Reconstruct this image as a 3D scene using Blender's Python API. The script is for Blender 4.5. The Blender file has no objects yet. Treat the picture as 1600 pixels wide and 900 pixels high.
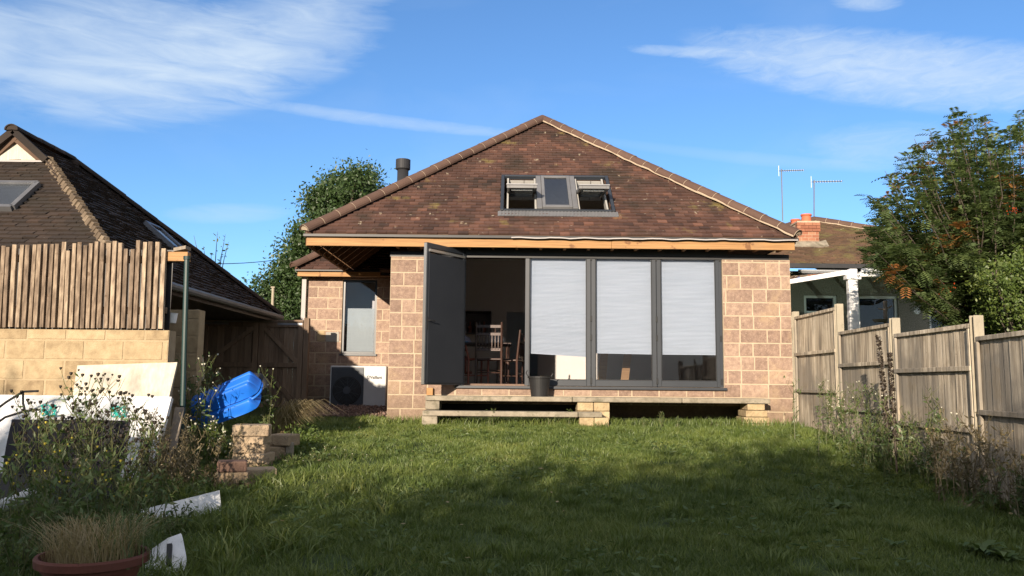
import bpy, math, random
import numpy as np
from mathutils import Vector, Matrix

random.seed(7)
rng = np.random.default_rng(7)
sc = bpy.context.scene
col = sc.collection
R = math.radians

# ------------------------------------------------------------------ camera
CAM = Vector((0, 0, 1.6))
PITCH, ROLL, FPX = R(6.58), R(0.55), 1300.0
fwd = Vector((0, math.cos(PITCH), math.sin(PITCH)))
rt0 = Vector((1, 0, 0)); up0 = rt0.cross(fwd)
rt = rt0 * math.cos(ROLL) + up0 * math.sin(ROLL)
up = up0 * math.cos(ROLL) - rt0 * math.sin(ROLL)
cd = bpy.data.cameras.new('camera'); cam = bpy.data.objects.new('camera', cd); col.objects.link(cam)
cam.matrix_world = Matrix((rt, up, -fwd)).transposed().to_4x4() if False else Matrix(
    ((rt.x, up.x, -fwd.x, CAM.x), (rt.y, up.y, -fwd.y, CAM.y), (rt.z, up.z, -fwd.z, CAM.z), (0, 0, 0, 1)))
cd.sensor_width = 36; cd.lens = FPX / 1600 * 36; cd.clip_end = 2000; cd.clip_start = 0.05
sc.camera = cam

def ray(px, py):
    return (fwd * FPX + rt * (px - 800) + up * (450 - py)).normalized()
def at(px, py, Y):
    d = ray(px, py); return CAM + d * ((Y - CAM.y) / d.y)
def hit(px, py, p, n):
    d = ray(px, py); return CAM + d * ((Vector(p) - CAM).dot(n) / d.dot(n))

# ------------------------------------------------------------------ ground height
def gz(x, y):
    y = np.asarray(y, dtype=float); x = np.asarray(x, dtype=float)
    b = np.where(y < 0, 0.0, np.where(y < 13, 0.0722 * y, np.minimum(0.9386 + (y - 13) * 0.055, 1.12)))
    w = np.clip((13.3 - y) / 1.5, 0, 1)
    b = b + w * (0.018 * np.sin(x * 1.7 + y * 0.6) + 0.014 * np.sin(x * 0.8 - y * 2.1 + 1) + 0.008 * np.sin(x * 4.1 + y * 3.3))
    return b
def g(x, y): return float(gz(x, y))
def gpx(px, py):
    d = ray(px, py)
    lo = 2.0; t = lo
    while t < 60:
        p = CAM + d * t
        if p.z <= g(p.x, p.y): return p
        t += 0.02
    return CAM + d * 30

# ------------------------------------------------------------------ objects
def tag(o, label=None, cat=None, group=None, kind=None):
    if label: o['label'] = label
    if cat: o['category'] = cat
    if group: o['group'] = group
    if kind: o['kind'] = kind
    return o
def empty(name, loc, label=None, cat=None, group=None, rz=0.0):
    o = bpy.data.objects.new(name, None); col.objects.link(o)
    o.location = loc; o.rotation_euler = (0, 0, rz); o.empty_display_size = 0.1
    return tag(o, label, cat, group)
def org(o):
    p = Vector((0, 0, 0))
    while o is not None:
        p += o.location; o = o.parent
    return p
def children(o): return [c for c in col.objects if c.parent == o]
def copy_tree(o, parent=None):
    c = o.copy(); col.objects.link(c); c.parent = parent
    for ch in children(o): copy_tree(ch, c)
    return c

class MB:
    def __init__(s): s.v = []; s.f = []; s.t = []; s.m = []; s.mi = 0
    def add(s, vs, fs, tone=None, mi=None):
        b = len(s.v); tone = random.random() if tone is None else tone
        s.v += [tuple(v) for v in vs]
        for f in fs:
            s.f.append([i + b for i in f]); s.t.append(tone); s.m.append(s.mi if mi is None else mi)
        return s
    def obox(s, o, a, b, c, tone=None, mi=None):
        o, a, b, c = map(Vector, (o, a, b, c))
        vs = [o, o + a, o + a + b, o + b, o + c, o + a + c, o + a + b + c, o + b + c]
        fs = [(0, 3, 2, 1), (4, 5, 6, 7), (0, 1, 5, 4), (1, 2, 6, 5), (2, 3, 7, 6), (3, 0, 4, 7)]
        if a.cross(b).dot(c) < 0: fs = [f[::-1] for f in fs]
        return s.add(vs, fs, tone, mi)
    def box(s, x0, x1, y0, y1, z0, z1, tone=None, mi=None):
        return s.obox((x0, y0, z0), (x1 - x0, 0, 0), (0, y1 - y0, 0), (0, 0, z1 - z0), tone, mi)
    def bar(s, p, q, w, h, upv=(0, 0, 1), tone=None, mi=None):
        p, q, upv = Vector(p), Vector(q), Vector(upv)
        d = (q - p); sd = d.cross(upv).normalized(); u = sd.cross(d).normalized()
        return s.obox(p - sd * w / 2 - u * h / 2, d, sd * w, u * h, tone, mi)
    def tube(s, pts, rs, n=8, tone=None, mi=None, cap=True):
        pts = [Vector(p) for p in pts]
        if not hasattr(rs, '__len__'): rs = [rs] * len(pts)
        tone = random.random() if tone is None else tone
        vs = []; fs = []; ref = Vector((0.31, 0.17, 0.93)).normalized()
        for i, p in enumerate(pts):
            d = (pts[min(i + 1, len(pts) - 1)] - pts[max(i - 1, 0)]).normalized()
            rr = ref if abs(d.dot(ref)) < 0.95 else Vector((1, 0, 0))
            a = d.cross(rr).normalized(); b = d.cross(a)
            for k in range(n):
                th = 2 * math.pi * k / n
                vs.append(p + (a * math.cos(th) + b * math.sin(th)) * rs[i])
        for i in range(len(pts) - 1):
            for k in range(n):
                k2 = (k + 1) % n
                fs.append((i * n + k, i * n + k2, (i + 1) * n + k2, (i + 1) * n + k))
        if cap:
            fs.append(tuple(range(n))[::-1]); fs.append(tuple((len(pts) - 1) * n + k for k in range(n)))
        return s.add(vs, fs, tone, mi)
    def lathe(s, c, prof, n=32, tone=None, mi=None, axis=None):
        c = Vector(c); vs = []; fs = []
        Q = Matrix.Identity(3) if axis is None else Vector((0, 0, 1)).rotation_difference(Vector(axis)).to_matrix()
        for (r, z) in prof:
            for k in range(n):
                th = 2 * math.pi * k / n
                vs.append(c + Q @ Vector((r * math.cos(th), r * math.sin(th), z)))
        for i in range(len(prof) - 1):
            for k in range(n):
                k2 = (k + 1) % n
                fs.append((i * n + k, i * n + k2, (i + 1) * n + k2, (i + 1) * n + k))
        return s.add(vs, fs, tone, mi)
    def poly(s, pts, thick, n=None, tone=None, mi=None):
        pts = [Vector(p) for p in pts]
        if n is None: n = (pts[1] - pts[0]).cross(pts[2] - pts[0]).normalized()
        n = Vector(n); k = len(pts); vs = pts + [p - n * thick for p in pts]
        fs = [tuple(range(k)), tuple(range(2 * k - 1, k - 1, -1))]
        for i in range(k):
            j = (i + 1) % k; fs.append((i, i + k, j + k, j))
        return s.add(vs, fs, tone, mi)
    def build(s, name, mats, parent=None, smooth=False, bevel=0.0, base=None, seg=1, label=None):
        if not isinstance(mats, (list, tuple)): mats = [mats]
        me = bpy.data.meshes.new(name)
        if parent is not None: off = org(parent)
        elif base is not None: off = Vector(base)
        else:
            a = np.array(s.v); off = Vector(((a[:, 0].min() + a[:, 0].max()) / 2, (a[:, 1].min() + a[:, 1].max()) / 2, a[:, 2].min()))
        me.from_pydata([(v[0] - off.x, v[1] - off.y, v[2] - off.z) for v in s.v], [], s.f)
        at_ = me.attributes.new('tone', 'FLOAT', 'FACE'); at_.data.foreach_set('value', s.t)
        for m in mats: me.materials.append(m)
        if len(mats) > 1: me.polygons.foreach_set('material_index', s.m)
        if smooth: me.polygons.foreach_set('use_smooth', [True] * len(me.polygons))
        me.update()
        o = bpy.data.objects.new(name, me); col.objects.link(o)
        if parent is not None: o.parent = parent
        else: o.location = off
        if bevel:
            b = o.modifiers.new('bevel', 'BEVEL'); b.width = bevel; b.segments = seg; b.limit_method = 'ANGLE'; b.angle_limit = R(40)
        if label: o['label'] = label
        return o

def np_mesh(name, verts, nper, faces_loc, tones, mat, parent=None, base=(0, 0, 0)):
    """verts (N, nper, 3); faces_loc list of tuples of local indices; tones (N,)"""
    N = verts.shape[0]
    off = np.array(org(parent) if parent is not None else Vector(base))
    me = bpy.data.meshes.new(name)
    me.vertices.add(N * nper); me.vertices.foreach_set('co', (verts - off).astype(np.float32).ravel())
    nl = sum(len(f) for f in faces_loc)
    loc = np.concatenate([np.array(f) for f in faces_loc])
    loops = (np.arange(N)[:, None] * nper + loc[None, :]).ravel()
    me.loops.add(N * nl); me.loops.foreach_set('vertex_index', loops.astype(np.int32))
    tot = np.array([len(f) for f in faces_loc]); st = np.concatenate([[0], np.cumsum(tot)[:-1]])
    starts = (np.arange(N)[:, None] * nl + st[None, :]).ravel()
    me.polygons.add(N * len(faces_loc))
    me.polygons.foreach_set('loop_start', starts.astype(np.int32))
    me.polygons.foreach_set('loop_total', np.tile(tot, N).astype(np.int32))
    me.update(calc_edges=True)
    a = me.attributes.new('tone', 'FLOAT', 'FACE'); a.data.foreach_set('value', np.repeat(tones, len(faces_loc)).astype(np.float32))
    me.materials.append(mat)
    o = bpy.data.objects.new(name, me); col.objects.link(o)
    if parent is not None: o.parent = parent
    else: o.location = base
    return o

# ------------------------------------------------------------------ materials
def newmat(name):
    m = bpy.data.materials.new(name); m.use_nodes = True
    nt = m.node_tree; nt.nodes.clear()
    return m, nt, nt.nodes, nt.links
def N(nt, t, **kw):
    n = nt.nodes.new(t)
    for k, v in kw.items():
        if k in n.inputs.keys(): n.inputs[k].default_value = v
        else: setattr(n, k, v)
    return n
def math_(nt, op, a, b=None, clamp=False):
    n = nt.nodes.new('ShaderNodeMath'); n.operation = op; n.use_clamp = clamp
    for i, x in enumerate((a, b)):
        if x is None: continue
        if isinstance(x, (int, float)): n.inputs[i].default_value = x
        else: nt.links.new(x, n.inputs[i])
    return n.outputs[0]
def ramp(nt, fac, stops):
    n = nt.nodes.new('ShaderNodeValToRGB'); e = n.color_ramp.elements
    while len(e) < len(stops): e.new(0.5)
    for i, (p, c) in enumerate(stops):
        e[i].position = p; e[i].color = (c[0], c[1], c[2], 1) if hasattr(c, '__len__') else (c, c, c, 1)
    nt.links.new(fac, n.inputs[0]); return n.outputs[0]
def mix(nt, fac, a, b, bt='MIX'):
    n = nt.nodes.new('ShaderNodeMix'); n.data_type = 'RGBA'; n.blend_type = bt
    for i, x in ((0, fac), (6, a), (7, b)):
        if isinstance(x, (int, float)): n.inputs[i].default_value = x
        elif isinstance(x, (tuple, list)): n.inputs[i].default_value = (*x[:3], 1)
        else: nt.links.new(x, n.inputs[i])
    return n.outputs[2]
def coords(nt, scale=(1, 1, 1)):
    tc = nt.nodes.new('ShaderNodeTexCoord'); mp = nt.nodes.new('ShaderNodeMapping')
    nt.links.new(tc.outputs['Object'], mp.inputs[0]); mp.inputs['Scale'].default_value = scale
    return mp.outputs[0]
def noise(nt, vec, scale, detail=4, rough=0.55, out=0):
    n = N(nt, 'ShaderNodeTexNoise', Scale=scale, Detail=detail, Roughness=rough)
    nt.links.new(vec, n.inputs['Vector']); return n.outputs[out]
def tone(nt):
    n = nt.nodes.new('ShaderNodeAttribute'); n.attribute_name = 'tone'; return n.outputs['Fac']
def finish(nt, colr, rough=0.8, bump=None, bstr=0.3, bdist=0.01, metallic=0.0, spec=0.3, coat=0.0):
    p = nt.nodes.new('ShaderNodeBsdfPrincipled'); o = nt.nodes.new('ShaderNodeOutputMaterial')
    if isinstance(colr, (tuple, list)): p.inputs['Base Color'].default_value = (*colr[:3], 1)
    else: nt.links.new(colr, p.inputs['Base Color'])
    if isinstance(rough, (int, float)): p.inputs['Roughness'].default_value = rough
    else: nt.links.new(rough, p.inputs['Roughness'])
    p.inputs['Metallic'].default_value = metallic; p.inputs['Specular IOR Level'].default_value = spec
    p.inputs['Coat Weight'].default_value = coat
    if bump is not None:
        b = nt.nodes.new('ShaderNodeBump'); b.inputs['Strength'].default_value = bstr; b.inputs['Distance'].default_value = bdist
        nt.links.new(bump, b.inputs['Height']); nt.links.new(b.outputs[0], p.inputs['Normal'])
    nt.links.new(p.outputs[0], o.inputs[0]); return p

def M(name, stops, rough=0.8, scale=6, stretch=(1, 1, 1), tonew=0.5, bump=0.3, bdist=0.01, bscale=None, metallic=0, spec=0.3, spots=None, detail=5, gain=2.0):
    """colour from a ramp over (per-piece tone + noise)"""
    m, nt, ns, ln = newmat(name)
    vec = coords(nt, stretch)
    nz = noise(nt, vec, scale, detail)
    nz2 = math_(nt, 'MULTIPLY_ADD', nz, gain); ns[-1].inputs[2].default_value = 0.5 - gain / 2
    fac = math_(nt, 'ADD', math_(nt, 'MULTIPLY', tone(nt), tonew), math_(nt, 'MULTIPLY', nz2, 1 - tonew), True)
    if not hasattr(stops[0][1] if hasattr(stops[0], '__len__') else 0, '__len__'):
        stops = [(i / (len(stops) - 1), c) for i, c in enumerate(stops)]
    c = ramp(nt, fac, stops)
    if spots:
        for (scol, sscale, lo, hi, amt) in spots:
            sn = noise(nt, coords(nt), sscale, 4, 0.6)
            k = math_(nt, 'MULTIPLY', ramp(nt, sn, [(lo, 0.0), (hi, 1.0)]), amt)
            c = mix(nt, k, c, scol)
    bn = noise(nt, vec, bscale or scale * 5, 4, 0.6)
    finish(nt, c, rough, bn, bump, bdist, metallic, spec)
    return m

def damp(m, z0, z1, colr, amt):
    nt = m.node_tree; p = next(n for n in nt.nodes if n.type == 'BSDF_PRINCIPLED'); src = p.inputs['Base Color'].links[0].from_socket
    geo = nt.nodes.new('ShaderNodeNewGeometry'); sp_ = nt.nodes.new('ShaderNodeSeparateXYZ'); nt.links.new(geo.outputs['Position'], sp_.inputs[0])
    nz = noise(nt, geo.outputs['Position'], 3.0, 5)
    k = math_(nt, 'ADD', sp_.outputs[2], math_(nt, 'MULTIPLY', nz, -0.5)); mr = nt.nodes.new('ShaderNodeMapRange'); nt.links.new(k, mr.inputs[0])
    mr.inputs[1].default_value = z0 - .25; mr.inputs[2].default_value = z1 - .25; mr.inputs[3].default_value = amt; mr.inputs[4].default_value = 0
    c = mix(nt, mr.outputs[0], src, colr, 'MIX'); nt.links.new(c, p.inputs['Base Color'])
def leafmat(name, stops, trans=0.35, rough=0.5, nscale=1.5, gloss=0.04):
    m, nt, ns, ln = newmat(name)
    nz = noise(nt, coords(nt), nscale, 3)
    fac = math_(nt, 'ADD', math_(nt, 'MULTIPLY', tone(nt), 0.6), math_(nt, 'MULTIPLY', nz, 0.4), True)
    stops = [(i / (len(stops) - 1), c) for i, c in enumerate(stops)]
    c = ramp(nt, fac, stops)
    d = nt.nodes.new('ShaderNodeBsdfDiffuse'); t = nt.nodes.new('ShaderNodeBsdfTranslucent')
    gl = nt.nodes.new('ShaderNodeBsdfGlossy'); gl.inputs['Roughness'].default_value = rough
    ln.new(c, d.inputs[0])
    ct = mix(nt, 0.5, c, (1.0, 1.0, 0.3), 'MULTIPLY'); ln.new(ct, t.inputs[0])
    a = nt.nodes.new('ShaderNodeMixShader'); a.inputs[0].default_value = trans
    ln.new(d.outputs[0], a.inputs[1]); ln.new(t.outputs[0], a.inputs[2])
    b = nt.nodes.new('ShaderNodeMixShader'); b.inputs[0].default_value = gloss
    ln.new(a.outputs[0], b.inputs[1]); ln.new(gl.outputs[0], b.inputs[2])
    o = nt.nodes.new('ShaderNodeOutputMaterial'); ln.new(b.outputs[0], o.inputs[0])
    return m

def glassmat(name, tint=(0.84, 0.86, 0.9), minr=0.0):
    m, nt, ns, ln = newmat(name)
    tr = nt.nodes.new('ShaderNodeBsdfTransparent'); tr.inputs[0].default_value = (*tint, 1)
    gl = nt.nodes.new('ShaderNodeBsdfGlossy'); gl.inputs['Roughness'].default_value = 0.01
    fr = nt.nodes.new('ShaderNodeFresnel'); fr.inputs[0].default_value = 1.5
    nz = noise(nt, coords(nt), 1.2, 2)
    b = nt.nodes.new('ShaderNodeBump'); b.inputs['Strength'].default_value = 0.02; b.inputs['Distance'].default_value = 0.05
    ln.new(nz, b.inputs['Height']); ln.new(b.outputs[0], gl.inputs['Normal'])
    k = math_(nt, 'MULTIPLY_ADD', fr.outputs[0], 0.75); ns[-1].inputs[2].default_value = minr
    mx = nt.nodes.new('ShaderNodeMixShader'); ln.new(k, mx.inputs[0]); ln.new(tr.outputs[0], mx.inputs[1]); ln.new(gl.outputs[0], mx.inputs[2])
    o = nt.nodes.new('ShaderNodeOutputMaterial'); ln.new(mx.outputs[0], o.inputs[0])
    return m

m_block = M('pink_block', [(0.18, 0.122, 0.096), (0.275, 0.19, 0.147), (0.40, 0.29, 0.22)], 0.95, 16, tonew=0.5, bump=1.0, bdist=0.015, bscale=70, gain=3.0, detail=8,
            spots=[((0.44, 0.34, 0.25), 45, 0.58, 0.68, 0.6), ((0.4, 0.29, 0.18), 2.2, 0.56, 0.7, 0.5), ((0.12, 0.08, 0.065), 38, 0.62, 0.7, 0.6), ((0.13, 0.09, 0.07), 1.3, 0.62, 0.72, 0.45)])
m_mortar = M('mortar', [(0.33, 0.26, 0.19), (0.46, 0.37, 0.27)], 0.95, 12, tonew=0.2, bump=0.8, bdist=0.01, bscale=60)
damp(m_block, 0.95, 1.6, (0.13, 0.095, 0.06), 0.65); damp(m_mortar, 0.95, 1.6, (0.2, 0.16, 0.1), 0.5)
m_cblock = M('buff_block', [(0.22, 0.16, 0.095), (0.33, 0.25, 0.15), (0.42, 0.33, 0.205)], 0.95, 9, gain=3, detail=8, tonew=0.4, bump=0.7, bdist=0.01, bscale=60,
             spots=[((0.16, 0.12, 0.075), 2.0, 0.6, 0.75, 0.5)])
m_cmortar = M('buff_mortar', [(0.3, 0.23, 0.14), (0.4, 0.31, 0.2)], 0.95, 12, tonew=0.2, bump=0.8, bscale=50)
damp(m_cblock, 0.6, 1.3, (0.15, 0.125, 0.07), 0.6)
m_gblock = M('grey_block', [(0.2, 0.19, 0.17), (0.34, 0.32, 0.28)], 0.95, 7, tonew=0.5, bump=0.7, bscale=60)
m_tile = M('clay_tile', [(0.0, (0.024, 0.016, 0.014)), (0.3, (0.062, 0.032, 0.025)), (0.6, (0.10, 0.052, 0.039)), (0.85, (0.17, 0.08, 0.055)), (1.0, (0.27, 0.15, 0.11))], 0.9, 1.6, tonew=0.6, bump=0.5, bscale=40,
           spots=[((0.03, 0.025, 0.018), 1.4, 0.5, 0.68, 0.7), ((0.42, 0.36, 0.27), 9, 0.66, 0.71, 0.65), ((0.24, 0.2, 0.06), 1.9, 0.62, 0.72, 0.55)])
m_tile_nb = M('old_tile', [(0.0, (0.016, 0.013, 0.012)), (0.5, (0.036, 0.026, 0.021)), (1.0, (0.068, 0.043, 0.032))], 0.9, 1.1, tonew=0.5, bump=0.5, bscale=40,
              spots=[((0.03, 0.025, 0.018), 1.4, 0.5, 0.68, 0.6), ((0.32, 0.28, 0.2), 13, 0.7, 0.74, 0.6)])
m_tile_rn = M('mossy_tile', [(0.0, (0.045, 0.03, 0.02)), (0.5, (0.10, 0.062, 0.04)), (1.0, (0.15, 0.085, 0.055))], 0.9, 1.1, tonew=0.5, bump=0.5, bscale=40,
              spots=[((0.13, 0.12, 0.045), 2.5, 0.5, 0.65, 0.6), ((0.35, 0.32, 0.22), 9, 0.66, 0.72, 0.6)])
m_hip = M('hip_tile', [(0.07, 0.04, 0.03), (0.125, 0.075, 0.055)], 0.75, 5, tonew=0.5, bump=0.3)
m_wood_or = M('fascia_wood', [(0.2, 0.105, 0.042), (0.34, 0.185, 0.075), (0.42, 0.25, 0.11)], 0.65, 3, stretch=(0.5, 8, 16), tonew=0.15, bump=0.3, detail=8,
              spots=[((0.12, 0.05, 0.022), 5, 0.63, 0.68, 0.75), ((0.2, 0.13, 0.075), 1.6, 0.55, 0.7, 0.5)])
m_rafter = M('rafter_wood', [(0.13, 0.068, 0.034), (0.22, 0.12, 0.06)], 0.75, 4, stretch=(1, 10, 10), tonew=0.4, bump=0.2)
m_felt = M('roof_felt', [(0.085, 0.05, 0.034), (0.12, 0.075, 0.05)], 0.85, 4, tonew=0.2)
m_anth = M('anthracite', [(0.018, 0.022, 0.029), (0.026, 0.031, 0.039)], 0.38, 3, tonew=0.2, bump=0.02, spec=0.5)
m_anth_dk = M('black_gasket', [(0.012, 0.013, 0.015), (0.018, 0.019, 0.02)], 0.5, 3, tonew=0.2, bump=0.02)
m_silver = M('silver_edge', [(0.4, 0.4, 0.4), (0.5, 0.5, 0.48)], 0.35, 3, tonew=0.2, bump=0.02, metallic=0.8)
m_blind = M('white_blind', [(0.50, 0.53, 0.55), (0.58, 0.61, 0.63)], 0.8, 2, stretch=(0.6, 1, 12), tonew=0.3, bump=0.1, bdist=0.004)
def blindmat():
    m, nt, ns, ln = newmat('white_blind')
    n1 = noise(nt, coords(nt, (0.6, 1, 12)), 2, 5); c = ramp(nt, n1, [(0.3, (0.52, 0.55, 0.57)), (0.7, (0.61, 0.63, 0.65))])
    d = nt.nodes.new('ShaderNodeBsdfDiffuse'); t = nt.nodes.new('ShaderNodeBsdfTranslucent'); ln.new(c, d.inputs[0]); ln.new(c, t.inputs[0])
    a = nt.nodes.new('ShaderNodeMixShader'); a.inputs[0].default_value = .14; ln.new(d.outputs[0], a.inputs[1]); ln.new(t.outputs[0], a.inputs[2])
    o = nt.nodes.new('ShaderNodeOutputMaterial'); ln.new(a.outputs[0], o.inputs[0]); return m
m_blind = blindmat()
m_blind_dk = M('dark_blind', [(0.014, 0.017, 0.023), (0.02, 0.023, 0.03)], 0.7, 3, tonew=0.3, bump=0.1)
m_gutter = M('black_gutter', [(0.018, 0.018, 0.02), (0.03, 0.03, 0.032)], 0.45, 3, tonew=0.2, bump=0.02)
m_lead = M('lead', [(0.28, 0.27, 0.27), (0.4, 0.37, 0.35)], 0.6, 4, tonew=0.3, bump=0.2)
m_conc = M('concrete', [(0.16, 0.14, 0.105), (0.31, 0.27, 0.21)], 0.95, 7, tonew=0.3, bump=1.0, bscale=60, gain=3.2, spots=[((0.12, 0.11, 0.075), 6, 0.54, 0.64, 0.7)])
m_stone = M('cream_stone', [(0.27, 0.2, 0.115), (0.46, 0.36, 0.22)], 0.95, 8, gain=3, tonew=0.4, bump=1.0, bdist=0.02, bscale=30, spots=[((0.2, 0.14, 0.07), 6, 0.6, 0.7, 0.5)])
m_flue = M('flue', [(0.022, 0.023, 0.026), (0.034, 0.035, 0.039)], 0.6, 3, tonew=0.2, bump=0.02, spec=0.25)
m_white = M('white_upvc', [(0.72, 0.73, 0.74), (0.8, 0.8, 0.8)], 0.35, 3, tonew=0.2, bump=0.02, spec=0.5)
m_hp = M('unit_casing', [(0.42, 0.42, 0.42), (0.48, 0.48, 0.48)], 0.4, 3, tonew=0.2, bump=0.02)
m_hpd = M('unit_grille', [(0.05, 0.056, 0.068), (0.07, 0.077, 0.09)], 0.45, 3, tonew=0.3, bump=0.02)
m_plaster = M('plaster', [(0.66, 0.6, 0.53), (0.72, 0.66, 0.6)], 0.9, 3, tonew=0.2, bump=0.05)
m_floor = M('floor_boards', [(0.1, 0.06, 0.04), (0.15, 0.09, 0.06)], 0.5, 4, stretch=(8, 1, 1), tonew=0.3)
m_darkwood = M('dark_wood', [(0.035, 0.018, 0.013), (0.07, 0.036, 0.026)], 0.4, 6, stretch=(6, 6, 1), tonew=0.3, bump=0.1, spec=0.5)
m_redwood = M('red_wood', [(0.2, 0.06, 0.04), (0.26, 0.085, 0.055)], 0.4, 6, tonew=0.3, bump=0.1)
m_black = M('black_plastic', [(0.012, 0.012, 0.013), (0.022, 0.022, 0.023)], 0.5, 4, tonew=0.2, bump=0.1)
m_fence = M('fence_wood', [(0.0, (0.15, 0.125, 0.097)), (0.4, (0.36, 0.30, 0.225)), (1.0, (0.66, 0.575, 0.45))], 0.9, 2.2, stretch=(9, 9, 0.55), tonew=0.3, bump=0.5, bscale=14, detail=9, gain=3.6,
            spots=[((0.07, 0.055, 0.04), 14, 0.68, 0.72, 0.85), ((0.17, 0.155, 0.135), 0.9, 0.46, 0.62, 0.75), ((0.2, 0.16, 0.11), 3.0, 0.55, 0.7, 0.5)])
m_post = M('concrete_post', [(0.24, 0.21, 0.16), (0.38, 0.335, 0.255)], 0.95, 5, stretch=(2, 2, 1), tonew=0.3, bump=0.6, bscale=50, spots=[((0.14, 0.13, 0.08), 5, 0.6, 0.7, 0.6)])
m_slat = M('slat_wood', [(0.0, (0.07, 0.05, 0.035)), (0.45, (0.19, 0.14, 0.10)), (1.0, (0.42, 0.33, 0.235))], 0.9, 3.5, stretch=(7, 7, 1.6), tonew=0.45, gain=3.2, bump=0.5, bscale=12, detail=8,
           spots=[((0.08, 0.05, 0.03), 9, 0.66, 0.72, 0.7)])
m_gate = M('gate_wood', [(0.0, (0.09, 0.062, 0.045)), (0.5, (0.17, 0.12, 0.085)), (1.0, (0.27, 0.195, 0.14))], 0.85, 2.5, stretch=(8, 8, 0.8), tonew=0.45, bump=0.4, bscale=14)
m_gpost = M('green_pole', [(0.012, 0.03, 0.03), (0.02, 0.045, 0.042)], 0.4, 3, tonew=0.2, bump=0.05)
m_plank = M('grey_plank', [(0.15, 0.125, 0.1), (0.3, 0.25, 0.2)], 0.9, 3, stretch=(8, 8, 1), tonew=0.3, bump=0.4)
m_poly = M('polystyrene', [(0.56, 0.57, 0.58), (0.7, 0.7, 0.71)], 0.8, 5, tonew=0.2, bump=0.35, bscale=80, gain=3, spots=[((0.4, 0.37, 0.3), 4, 0.52, 0.68, 0.6), ((0.2, 0.19, 0.15), 26, 0.66, 0.72, 0.6), ((0.02, 0.3, 0.26), 2.3, 0.72, 0.75, 0.0)])
m_cream = M('cream_board', [(0.4, 0.36, 0.29), (0.52, 0.48, 0.4)], 0.7, 4, stretch=(8, 8, .8), tonew=0.2, bump=0.2, gain=3, spots=[((0.3, 0.26, 0.2), 5, 0.56, 0.7, 0.5)])
m_blksheet = M('black_sheet', [(0.011, 0.010, 0.013), (0.02, 0.018, 0.023)], 0.75, 5, tonew=0.2, bump=0.3)
m_green = M('green_paint', [(0.03, 0.42, 0.36), (0.05, 0.5, 0.44)], 0.7, 5, tonew=0.2, bump=0.1)
m_blue = M('blue_plastic', [(0.008, 0.10, 0.5), (0.014, 0.16, 0.64)], 0.42, 3, tonew=0.2, bump=0.05, spec=0.5)
m_brickold = M('old_block', [(0.22, 0.155, 0.1), (0.33, 0.25, 0.165), (0.4, 0.31, 0.22)], 0.95, 7, tonew=0.6, bump=1.0, bdist=0.02, bscale=35, spots=[((0.13, 0.08, 0.055), 7, 0.6, 0.68, 0.5)])
m_redbrick = M('red_block', [(0.11, 0.065, 0.048), (0.17, 0.105, 0.08)], 0.95, 7, tonew=0.4, bump=1.0, bscale=35)
m_terra = M('terracotta', [(0.10, 0.035, 0.026), (0.16, 0.055, 0.04)], 0.7, 5, tonew=0.2, bump=0.2)
m_soil = M('soil', [(0.025, 0.018, 0.012), (0.06, 0.045, 0.03)], 0.95, 20, tonew=0.2, bump=1)
m_peb = M('pebbledash', [(0.15, 0.135, 0.115), (0.28, 0.255, 0.215), (0.44, 0.41, 0.35)], 0.95, 45, tonew=0.1, bump=1.0, bdist=0.02, bscale=60)
m_cbrick = M('chimney_brick', [(0.17, 0.065, 0.04), (0.26, 0.105, 0.062), (0.33, 0.18, 0.11)], 0.9, 9, tonew=0.7, bump=0.4, bscale=50)
m_cpot = M('chimney_pot', [(0.4, 0.1, 0.05), (0.48, 0.14, 0.075)], 0.7, 5, tonew=0.3, bump=0.1)
m_metal = M('grey_metal', [(0.14, 0.14, 0.15), (0.22, 0.22, 0.23)], 0.45, 5, tonew=0.3, bump=0.05, metallic=0.6)
m_bark = M('bark', [(0.05, 0.04, 0.03), (0.11, 0.09, 0.07)], 0.95, 6, stretch=(3, 3, 1), tonew=0.3, bump=0.8)
m_stem = leafmat('weed_stem', [(0.06, 0.075, 0.025), (0.14, 0.14, 0.055)], 0.1)
m_stem_dry = leafmat('dry_stem', [(0.09, 0.072, 0.038), (0.23, 0.185, 0.10)], 0.15)
m_weed = leafmat('weed_leaf', [(0.04, 0.07, 0.02), (0.08, 0.125, 0.035), (0.125, 0.16, 0.05)], 0.3)
m_seed = leafmat('seed_head', [(0.02, 0.016, 0.012), (0.05, 0.035, 0.025)], 0.1)
m_petal = leafmat('yellow_flower', [(0.5, 0.4, 0.04), (0.6, 0.5, 0.08)], 0.2)
m_petalw = leafmat('pale_flower', [(0.6, 0.58, 0.45), (0.75, 0.72, 0.62)], 0.2)
m_straw = leafmat('straw_blade', [(0.26, 0.2, 0.1), (0.42, 0.34, 0.19)], 0.3)
m_rowan = leafmat('rowan_leaf', [(0.05, 0.085, 0.035), (0.095, 0.14, 0.05), (0.14, 0.185, 0.06), (0.2, 0.22, 0.07)], 0.4, nscale=0.8)
m_rowan_red = leafmat('rowan_leaf_turning', [(0.3, 0.09, 0.03), (0.3, 0.16, 0.05), (0.22, 0.17, 0.05)], 0.3)
m_yel = leafmat('bright_leaf', [(0.05, 0.085, 0.02), (0.10, 0.15, 0.03), (0.2, 0.22, 0.04)], 0.4)
m_dkleaf = leafmat('evergreen_leaf', [(0.022, 0.042, 0.014), (0.04, 0.075, 0.02), (0.07, 0.105, 0.03)], 0.25, nscale=0.7)
m_grass = leafmat('grass_blade', [(0.045, 0.08, 0.016), (0.108, 0.155, 0.034), (0.205, 0.245, 0.058), (0.34, 0.31, 0.13)], 0.35, nscale=1.1)
m_glass = glassmat('window_glass')
m_glass2 = glassmat('roof_window_glass', (0.55, 0.6, 0.65), 0.12)

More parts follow.
